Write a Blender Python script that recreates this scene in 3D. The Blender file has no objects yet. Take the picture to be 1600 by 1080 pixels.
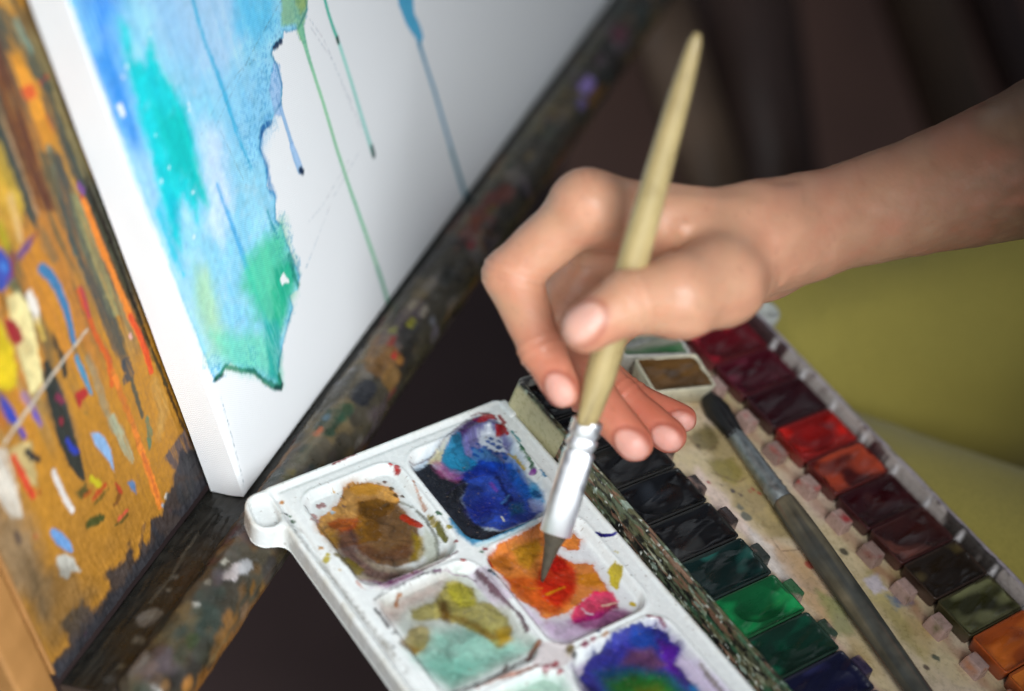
import bpy, math, random
import numpy as np
from mathutils import Matrix, Vector

MM = 0.001                      # every number below is in millimetres
random.seed(4)
scene = bpy.context.scene
col = scene.collection

# ------------------------------------------------------------------ frames
CAM = np.array([294.0034, -416.4867, 434.2201])
RC = np.array([[0.5871, 0.7469, 0.3120], [0.6692, -0.2310, -0.7063], [-0.4555, 0.6235, -0.6355]])  # right, down, forward
u_, s_, v_ = np.linalg.svd(RC); RC = u_ @ v_
OC = np.array([-25.4596, -85.152, -50.3239])          # lower left front corner of the canvas
H = np.array([-0.4925, 0.8639, 0.1059]); W = np.array([-0.3733, -0.3196, 0.8709])
H /= np.linalg.norm(H); W -= H * (W @ H); W /= np.linalg.norm(W); N = np.cross(H, W)
if N @ np.array([0.7862, 0.3894, 0.4798]) < 0: N = -N
TO = np.array([-12.6226, -93.459, -29.9706])          # far left corner of the mixing tray
TU = np.array([0.9917, -0.0842, 0.0967]); TV = np.array([0.0662, 0.982, 0.1767])
TU /= np.linalg.norm(TU); TV -= TU * (TU @ TV); TV /= np.linalg.norm(TV); TN = np.cross(TU, TV)


def c2w(p):                     # a point given right / down / forward of the camera stand
    return CAM + RC.T @ np.asarray(p, float)


def frame(o, x, y, z):
    m = Matrix.Identity(4)
    for i in range(3):
        m[i][0], m[i][1], m[i][2], m[i][3] = float(x[i]), float(y[i]), float(z[i]), float(o[i]) * MM
    return m


# ------------------------------------------------------------------ camera, world, lamps, exposure
cd = bpy.data.cameras.new('camera')
cam = bpy.data.objects.new('camera', cd); col.objects.link(cam)
cam.matrix_world = frame(CAM, RC[0], -RC[1], -RC[2])
cd.sensor_width = 36; cd.lens = 36 * 3001.24 / 1600
cd.clip_start = 0.02; cd.clip_end = 50
cd.dof.use_dof = True; cd.dof.focus_distance = 0.648; cd.dof.aperture_fstop = 3.6
scene.camera = cam

world = bpy.data.worlds.new('World'); scene.world = world; world.use_nodes = True
bg = world.node_tree.nodes['Background']
bg.inputs[0].default_value = (0.72, 0.80, 1.0, 1); bg.inputs[1].default_value = 0.122


def area(name, pos, target, size, power, colour, shape='RECTANGLE', size_y=None):
    ld = bpy.data.lights.new(name, 'AREA'); ld.shape = shape; ld.size = size; ld.size_y = size_y or size
    ld.energy = power; ld.color = colour
    o = bpy.data.objects.new(name, ld); col.objects.link(o)
    p, t = Vector(c2w(pos)) * MM, Vector(c2w(target)) * MM
    o.matrix_world = Matrix.Translation(p) @ (t - p).to_track_quat('-Z', 'Y').to_matrix().to_4x4()
    return o


# daylight: a small window close behind the artist's shoulder, plus unseen lamps added for ferrule and pan glints
kl = area('window_light', (105, 40, 105), (-128, 22, 650), 0.30, 0.90, (0.93, 0.975, 1.0))
kl.data.spread = math.radians(68)
area('added_ferrule_light', (-90, 500, 190), (17, 42, 640), 0.56, 1.9, (0.92, 0.97, 1.0))  # unseen low lamp added so the flat ferrule reflects white
area('added_glint_light', (-480, -480, 760), (60, 20, 690), 0.35, 0.9, (0.90, 0.95, 1.0))  # unseen far lamp added for glints on pans and plastic edges
area('added_small_glint_light', (330, -520, 800), (90, 30, 690), 0.24, 0.10, (0.92, 0.96, 1.0))  # small unseen lamp added at the pans' mirror angle for glints
scene.view_settings.view_transform = 'Standard'; scene.view_settings.look = 'None'
scene.view_settings.exposure = 0.0; scene.view_settings.gamma = 1.0
scene.view_settings.use_curve_mapping = False


# ------------------------------------------------------------------ noise and painting
def _hash(ix, iy, seed):
    h = (ix.astype(np.int64) * 374761393 + iy.astype(np.int64) * 668265263 + seed * 144665) & 0xffffffff
    h = ((h ^ (h >> 13)) * 1274126177) & 0xffffffff
    return ((h ^ (h >> 16)) & 0xffffff) / float(0xffffff)


def vnoise(x, y, seed=0):
    ix, iy = np.floor(x), np.floor(y); fx, fy = x - ix, y - iy
    fx = fx * fx * (3 - 2 * fx); fy = fy * fy * (3 - 2 * fy)
    a = _hash(ix, iy, seed); b = _hash(ix + 1, iy, seed); c = _hash(ix, iy + 1, seed); d = _hash(ix + 1, iy + 1, seed)
    return (a * (1 - fx) + b * fx) * (1 - fy) + (c * (1 - fx) + d * fx) * fy


def fbm(x, y, seed=0, octv=4):
    s = 0; a = .5
    for i in range(octv):
        s = s + a * vnoise(x * 2 ** i + 17 * i, y * 2 ** i - 9 * i, seed + i); a *= .5
    return s / (1 - .5 ** octv) * 2 - 1          # about -1..1


def lin(h):
    if isinstance(h, str):
        c = np.array([int(h[i:i + 2], 16) / 255 for i in (1, 3, 5)])
    else:
        c = np.asarray(h, float) / 255
    return np.where(c <= .04045, c / 12.92, ((c + .055) / 1.055) ** 2.4)


def seg(P, a, b):
    d = b - a; t = np.clip(((P - a) @ d) / max(d @ d, 1e-9), 0, 1)
    return np.hypot(*(P - a - t[:, None] * d).T), t


def paint(P, C, feats, gain=1.0, ang=0.0, seed=0, sat=1, tide=1.0):
    """lay flat paint marks (closed patches 'P', brush lines 'L') on the points P of a surface"""
    ca, sa = math.cos(ang), math.sin(ang)
    for k, (kind, colr, a, soft, nz, o, pts) in enumerate(feats):
        q = np.array([p[:2] for p in pts], float)
        rmax = max([p[2] for p in pts]) if kind == 'L' else 0
        m = rmax + soft + nz * 1.6 + .2 + (3 if 'e' in o else 0)
        idx = np.nonzero((P[:, 0] > q[:, 0].min() - m) & (P[:, 0] < q[:, 0].max() + m) & (P[:, 1] > q[:, 1].min() - m) & (P[:, 1] < q[:, 1].max() + m))[0]
        if len(idx) == 0: continue
        X = P[idx]
        if kind == 'L':
            d = np.full(len(X), 1e9)
            for i in range(len(q) - 1):
                dd, t = seg(X, q[i], q[i + 1]); r = pts[i][2] * (1 - t) + pts[i + 1][2] * t
                d = np.minimum(d, dd - r)
        else:
            n = len(q); d = np.full(len(X), 1e9); ins = np.zeros(len(X), bool)
            for i in range(n):
                A, B = q[i], q[(i + 1) % n]
                dd, _ = seg(X, A, B); d = np.minimum(d, dd)
                c = (A[1] > X[:, 1]) != (B[1] > X[:, 1])
                if A[1] != B[1]:
                    ins ^= c & (X[:, 0] < (B[0] - A[0]) * (X[:, 1] - A[1]) / (B[1] - A[1]) + A[0])
            d = np.where(ins, -d, d)
        sc = 1.0 / max(nz * 2.4, .5)
        d = d + nz * (.75 * fbm(X[:, 0] * sc, X[:, 1] * sc, seed + k * 7) + .35 * fbm(X[:, 0] * sc * 4, X[:, 1] * sc * 4, seed + k * 7 + 3, 2))
        cov = np.clip(.5 - d / (2 * soft + .05), 0, 1); cov = cov * cov * (3 - 2 * cov)
        if 's' in o:             # dragged, dry brush
            U = X[:, 0] * ca + X[:, 1] * sa; V = -X[:, 0] * sa + X[:, 1] * ca
            s = fbm(U * .09, V * 1.1, seed + k, 4) + .35 * fbm(U * .5, V * 3, seed + k + 5, 2)
            cov = cov * np.clip(.95 + .95 * s, .05, 1)
        if 'e' in o and tide > .5:   # faint stained film round the pool
            cov = np.maximum(cov, .38 * np.exp(-(np.maximum(d, 0) / 1.3) ** 2) * np.clip(.6 + 1.2 * fbm(X[:, 0] * .3, X[:, 1] * .3, seed + k + 21, 3), 0, 1))
        if 'd' in o:             # broken line
            cov = cov * np.clip(.6 + 1.6 * fbm(X[:, 0] * 1.3, X[:, 1] * 1.3, seed + k, 2), 0, 1)
        if 'm' in o:             # pooled wash
            cov = cov * np.clip(1.0 + .28 * (1 - 1.6 * min(.6, lin(colr).mean())) + .30 * fbm(X[:, 0] * .22, X[:, 1] * .22, seed + k + 2, 4), 0, 1)
        c = lin(colr) * gain * np.ones((len(X), 3)) if sat == 1 else (lambda q_: np.clip(q_.mean() + (q_ - q_.mean()) * sat, .004, 1) * np.ones((len(X), 3)))(lin(colr) * gain * (1 + .5 * lin(colr).mean()))
        if 'm' in o or 's' in o:
            c = c * (1 + .16 * fbm(X[:, 0] * .45, X[:, 1] * .45, seed + k + 4, 4))[:, None]
        if 'e' in o:             # pigment gathered at the rim of the wash
            e = np.exp(-(np.clip(-d, 0, 9) / .55) ** 2) * .45
            c = c * (1 - e[:, None] * (1 - c / (c.max(1, keepdims=True) + 1e-6) * .75))
        if 'e' in o or 'm' in o: # backruns: faint tide marks inside the wash
            iso = fbm(X[:, 0] * .10 + 3, X[:, 1] * .10, seed + k + 11, 4)
            c = c * (1 - .22 * tide * np.exp(-(iso / .03) ** 2) - .16 * tide * np.exp(-((iso - .22) / .03) ** 2))[:, None]
            c = c * (1 + .18 * tide * np.sign(iso) * np.clip(np.abs(iso) * 6, 0, 1))[:, None]
        cov = (cov * a)[:, None]
        C[idx] = C[idx] * (1 - cov) + c * cov
    return C


# ------------------------------------------------------------------ mesh helpers
def mesh_obj(name, V, F, mat, parent=None, colours=None, smooth=True, matrix=None, extra=None):
    me = bpy.data.meshes.new(name)
    V = np.asarray(V, float) * MM
    if isinstance(F, np.ndarray) and F.ndim == 2:
        k = F.shape[1]; nf = len(F)
        me.vertices.add(len(V)); me.vertices.foreach_set('co', V.astype(np.float32).ravel())
        me.loops.add(nf * k); me.loops.foreach_set('vertex_index', F.astype(np.int32).ravel())
        me.polygons.add(nf); me.polygons.foreach_set('loop_start', np.arange(0, nf * k, k, dtype=np.int32))
        me.polygons.foreach_set('loop_total', np.full(nf, k, np.int32))
        me.update(calc_edges=True)
    else:
        me.from_pydata([tuple(v) for v in V], [], [tuple(f) for f in F]); me.update()
    me.validate()
    if smooth: me.polygons.foreach_set('use_smooth', np.ones(len(me.polygons), bool))
    if colours is not None:
        at = me.color_attributes.new('Col', 'FLOAT_COLOR', 'POINT')
        c4 = np.ones((len(V), 4), np.float32); c4[:, :3] = np.clip(colours, 0.002, 1)
        at.data.foreach_set('color', c4.ravel())
    if extra is not None:
        at = me.attributes.new('Wet', 'FLOAT', 'POINT'); at.data.foreach_set('value', np.asarray(extra, np.float32))
    me.materials.append(mat)
    o = bpy.data.objects.new(name, me); col.objects.link(o)
    if matrix is not None: o.matrix_world = matrix
    if parent is not None:
        o.parent = parent
        if matrix is not None: o.matrix_basis = parent.matrix_basis.inverted() @ matrix
    return o


def thing(name, label, cat, group=None, matrix=None):
    o = bpy.data.objects.new(name, None); col.objects.link(o); o.empty_display_size = .02
    if matrix is not None: o.matrix_basis = matrix
    return tag(o, label, cat, group)


def tag(o, label=None, cat=None, group=None, kind=None):
    if label: o['label'] = label
    if cat: o['category'] = cat
    if group: o['group'] = group
    if kind: o['kind'] = kind
    return o


def grid_faces(nx, ny, keep=None):
    i = np.arange((nx) * (ny)).reshape(nx, ny)
    F = np.stack([i[:-1, :-1], i[1:, :-1], i[1:, 1:], i[:-1, 1:]], -1).reshape(-1, 4)
    if keep is not None:
        F = F[keep.ravel()[F].any(1)]
    return F


def box_v(x0, x1, y0, y1, z0, z1):
    V = [(x, y, z) for x in (x0, x1) for y in (y0, y1) for z in (z0, z1)]
    F = [(0, 1, 3, 2), (4, 6, 7, 5), (0, 4, 5, 1), (2, 3, 7, 6), (0, 2, 6, 4), (1, 5, 7, 3)]
    return V, F


def box_obj(name, dims, mat, parent=None, bevel=.6, matrix=None, taper=None):
    V, F = box_v(*dims)
    if taper: V = [taper(*v) for v in V]
    o = mesh_obj(name, V, F, mat, parent, smooth=False, matrix=matrix)
    if bevel:
        b = o.modifiers.new('bevel', 'BEVEL'); b.width = bevel * MM; b.segments = 3; b.limit_method = 'ANGLE'
    return o


def lathe(name, p0, p1, prof, mat, parent=None, n=28, flat=None, colours=None, wob=0.0, seed=0, cap=True):
    """turn a profile [(distance along, radius)] about the axis p0->p1; flat=(dir, factor) squashes it"""
    p0, p1 = np.asarray(p0, float), np.asarray(p1, float); ax_ = (p1 - p0) / np.linalg.norm(p1 - p0)
    a = np.asarray(flat[0], float) if flat else np.array([.3, .2, .9]); a = a - ax_ * (a @ ax_); a /= np.linalg.norm(a)
    b = np.cross(ax_, a)
    V = []; th = np.linspace(0, 2 * math.pi, n, endpoint=False)
    for i, pr in enumerate(prof):
        s, r = pr[0], pr[1]; f = pr[2] if len(pr) > 2 else (flat[1] if flat else 1)
        rr = r * (1 + wob * fbm(th * 3 + s * .05, np.full(n, s * .11), seed, 3))
        V.append(p0 + ax_ * s + a[None] * (rr * np.cos(th) * f)[:, None] + b[None] * (rr * np.sin(th))[:, None])
    V = np.concatenate(V); m = len(prof); F = []
    for i in range(m - 1):
        for j in range(n): F.append((i * n + j, i * n + (j + 1) % n, (i + 1) * n + (j + 1) % n, (i + 1) * n + j))
    if cap: F.append(tuple(range(n))[::-1]); F.append(tuple(range((m - 1) * n, m * n)))
    cc = None
    if colours is not None:
        S = np.repeat([p[0] for p in prof], n); TT = np.tile(th, m); cc = colours(S, TT)
    return mesh_obj(name, V, F, mat, parent, cc)


# ------------------------------------------------------------------ materials
def nodes_mat(name):
    m = bpy.data.materials.new(name); m.use_nodes = True
    nt = m.node_tree; return m, nt, nt.nodes['Principled BSDF']


def paint_mat(name, rough=.5, bump=.2, bscale=900., spec=.5, sss=0, sss_r=(.004, .0015, .0008), rough_var=.15, coat=0, metal=0, vary=.1, nscale=350., use_col=True, base=(.5, .5, .5), stretch=(1, 1, 1), transl=0):
    m, nt, p = nodes_mat(name); N_ = nt.nodes; L = nt.links
    tc = N_.new('ShaderNodeTexCoord'); mp = N_.new('ShaderNodeMapping'); mp.inputs['Scale'].default_value = stretch
    L.new(tc.outputs['Object'], mp.inputs[0])
    n1 = N_.new('ShaderNodeTexNoise'); n1.inputs['Scale'].default_value = nscale; n1.inputs['Detail'].default_value = 6
    n2 = N_.new('ShaderNodeTexNoise'); n2.inputs['Scale'].default_value = bscale; n2.inputs['Detail'].default_value = 5
    L.new(mp.outputs[0], n1.inputs['Vector']); L.new(mp.outputs[0], n2.inputs['Vector'])
    if use_col:
        c = N_.new('ShaderNodeVertexColor'); c.layer_name = 'Col'; cs = c.outputs[0]
    else:
        c = N_.new('ShaderNodeRGB'); c.outputs[0].default_value = (*base, 1); cs = c.outputs[0]
    mr = N_.new('ShaderNodeMapRange'); mr.inputs[1].default_value = .25; mr.inputs[2].default_value = .75
    mr.inputs[3].default_value = 1 - vary; mr.inputs[4].default_value = 1 + vary
    L.new(n1.outputs[0], mr.inputs[0])
    mx = N_.new('ShaderNodeVectorMath'); mx.operation = 'SCALE'
    L.new(cs, mx.inputs[0]); L.new(mr.outputs[0], mx.inputs['Scale'])
    L.new(mx.outputs[0], p.inputs['Base Color'])
    rr = N_.new('ShaderNodeMapRange'); rr.inputs[1].default_value = .3; rr.inputs[2].default_value = .7
    rr.inputs[3].default_value = max(.03, rough - rough_var); rr.inputs[4].default_value = min(1, rough + rough_var)
    L.new(n1.outputs[0], rr.inputs[0]); L.new(rr.outputs[0], p.inputs['Roughness'])
    p.inputs['Metallic'].default_value = metal
    p.inputs['Specular IOR Level'].default_value = spec
    if coat: p.inputs['Coat Weight'].default_value = coat; p.inputs['Coat Roughness'].default_value = .12
    if sss:
        p.inputs['Subsurface Weight'].default_value = sss; p.inputs['Subsurface Radius'].default_value = sss_r
        p.inputs['Subsurface Scale'].default_value = 1.0
    if bump:
        b = N_.new('ShaderNodeBump'); b.inputs['Strength'].default_value = bump; b.inputs['Distance'].default_value = .0006
        L.new(n2.outputs[0], b.inputs['Height']); L.new(b.outputs[0], p.inputs['Normal'])
    return m


def canvas_mat():
    m, nt, p = nodes_mat('primed_canvas'); A = nt.nodes; L = nt.links
    c = A.new('ShaderNodeVertexColor'); c.layer_name = 'Col'
    w = A.new('ShaderNodeAttribute'); w.attribute_name = 'Wet'
    tc = A.new('ShaderNodeTexCoord'); sp = A.new('ShaderNodeSeparateXYZ'); L.new(tc.outputs['Object'], sp.inputs[0])
    ns = A.new('ShaderNodeTexNoise'); ns.inputs['Scale'].default_value = 260; ns.inputs['Detail'].default_value = 6; L.new(tc.outputs['Object'], ns.inputs['Vector'])

    def math_(op, a, b=None, c_=None):
        n = A.new('ShaderNodeMath'); n.operation = op
        for i, v in enumerate((a, b, c_)):
            if v is None: continue
            if isinstance(v, (int, float)): n.inputs[i].default_value = v
            else: L.new(v, n.inputs[i])
        return n.outputs[0]
    k = 2 * math.pi / .00098
    # threads run along both sides of the cloth (depth along the rolled edge counts too)
    wob = math_('MULTIPLY', ns.outputs[0], 2.2)
    sx = math_('SINE', math_('ADD', math_('MULTIPLY', math_('SUBTRACT', sp.outputs[0], sp.outputs[2]), k), wob))
    sy = math_('SINE', math_('ADD', math_('MULTIPLY', sp.outputs[1], k * 1.1), wob))
    weave = math_('MULTIPLY', sx, sy)
    dots = A.new('ShaderNodeMapRange'); dots.inputs[1].default_value = .05; dots.inputs[2].default_value = .8
    L.new(math_('MULTIPLY', weave, math_('MULTIPLY', ns.outputs[0], 1.7)), dots.inputs[0])
    f = math_('MULTIPLY', dots.outputs[0], w.outputs['Fac']); f = math_('MULTIPLY', f, .42)
    dark = A.new('ShaderNodeVectorMath'); dark.operation = 'MULTIPLY'; L.new(c.outputs[0], dark.inputs[0]); dark.inputs[1].default_value = (.22, .48, .66)
    mx = A.new('ShaderNodeMix'); mx.data_type = 'RGBA'; L.new(f, mx.inputs[0]); L.new(c.outputs[0], mx.inputs[6]); L.new(dark.outputs[0], mx.inputs[7])
    L.new(mx.outputs[2], p.inputs['Base Color']); p.inputs['Roughness'].default_value = .82
    p.inputs['Specular IOR Level'].default_value = .2
    b = A.new('ShaderNodeBump'); b.inputs['Strength'].default_value = .3; b.inputs['Distance'].default_value = .0002
    hh = math_('ADD', weave, math_('MULTIPLY', sy, .9)); L.new(hh, b.inputs['Height']); L.new(b.outputs[0], p.inputs['Normal'])
    return m


def fabric_mat(name, base):
    m, nt, p = nodes_mat(name); A = nt.nodes; L = nt.links
    tc = A.new('ShaderNodeTexCoord'); outs = []
    for r, sc_ in (((.3, .5, .78), (1, .22, 1)), ((.3, .5, .78), (.22, 1, 1))):
        mp = A.new('ShaderNodeMapping'); mp.inputs['Rotation'].default_value = r; mp.inputs['Scale'].default_value = sc_
        L.new(tc.outputs['Object'], mp.inputs[0])
        n = A.new('ShaderNodeTexNoise'); n.inputs['Scale'].default_value = 1500; n.inputs['Detail'].default_value = 2; L.new(mp.outputs[0], n.inputs['Vector']); outs.append(n.outputs[0])
    mu = A.new('ShaderNodeMath'); mu.operation = 'ADD'; L.new(outs[0], mu.inputs[0]); L.new(outs[1], mu.inputs[1])
    ns = A.new('ShaderNodeTexNoise'); ns.inputs['Scale'].default_value = 14; ns.inputs['Detail'].default_value = 6; L.new(tc.outputs['Object'], ns.inputs['Vector'])
    ad = A.new('ShaderNodeMath'); ad.operation = 'MULTIPLY_ADD'; L.new(ns.outputs[0], ad.inputs[0]); ad.inputs[1].default_value = .35; L.new(mu.outputs[0], ad.inputs[2])
    r = A.new('ShaderNodeValToRGB'); r.color_ramp.elements[0].position = .75; r.color_ramp.elements[1].position = 1.6
    mr = A.new('ShaderNodeMapRange'); mr.inputs[1].default_value = .7; mr.inputs[2].default_value = 1.65; L.new(ad.outputs[0], mr.inputs[0])
    r.color_ramp.elements[0].position = 0; r.color_ramp.elements[1].position = 1
    r.color_ramp.elements[0].color = (*[v * .82 for v in base], 1); r.color_ramp.elements[1].color = (*[min(1, v * 1.16) for v in base], 1)
    L.new(mr.outputs[0], r.inputs[0]); L.new(r.outputs[0], p.inputs['Base Color']); p.inputs['Roughness'].default_value = .9
    p.inputs['Specular IOR Level'].default_value = .12; p.inputs['Sheen Weight'].default_value = .2
    b = A.new('ShaderNodeBump'); b.inputs['Strength'].default_value = .5; b.inputs['Distance'].default_value = .0004; L.new(mu.outputs[0], b.inputs['Height']); L.new(b.outputs[0], p.inputs['Normal'])
    return m

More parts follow.
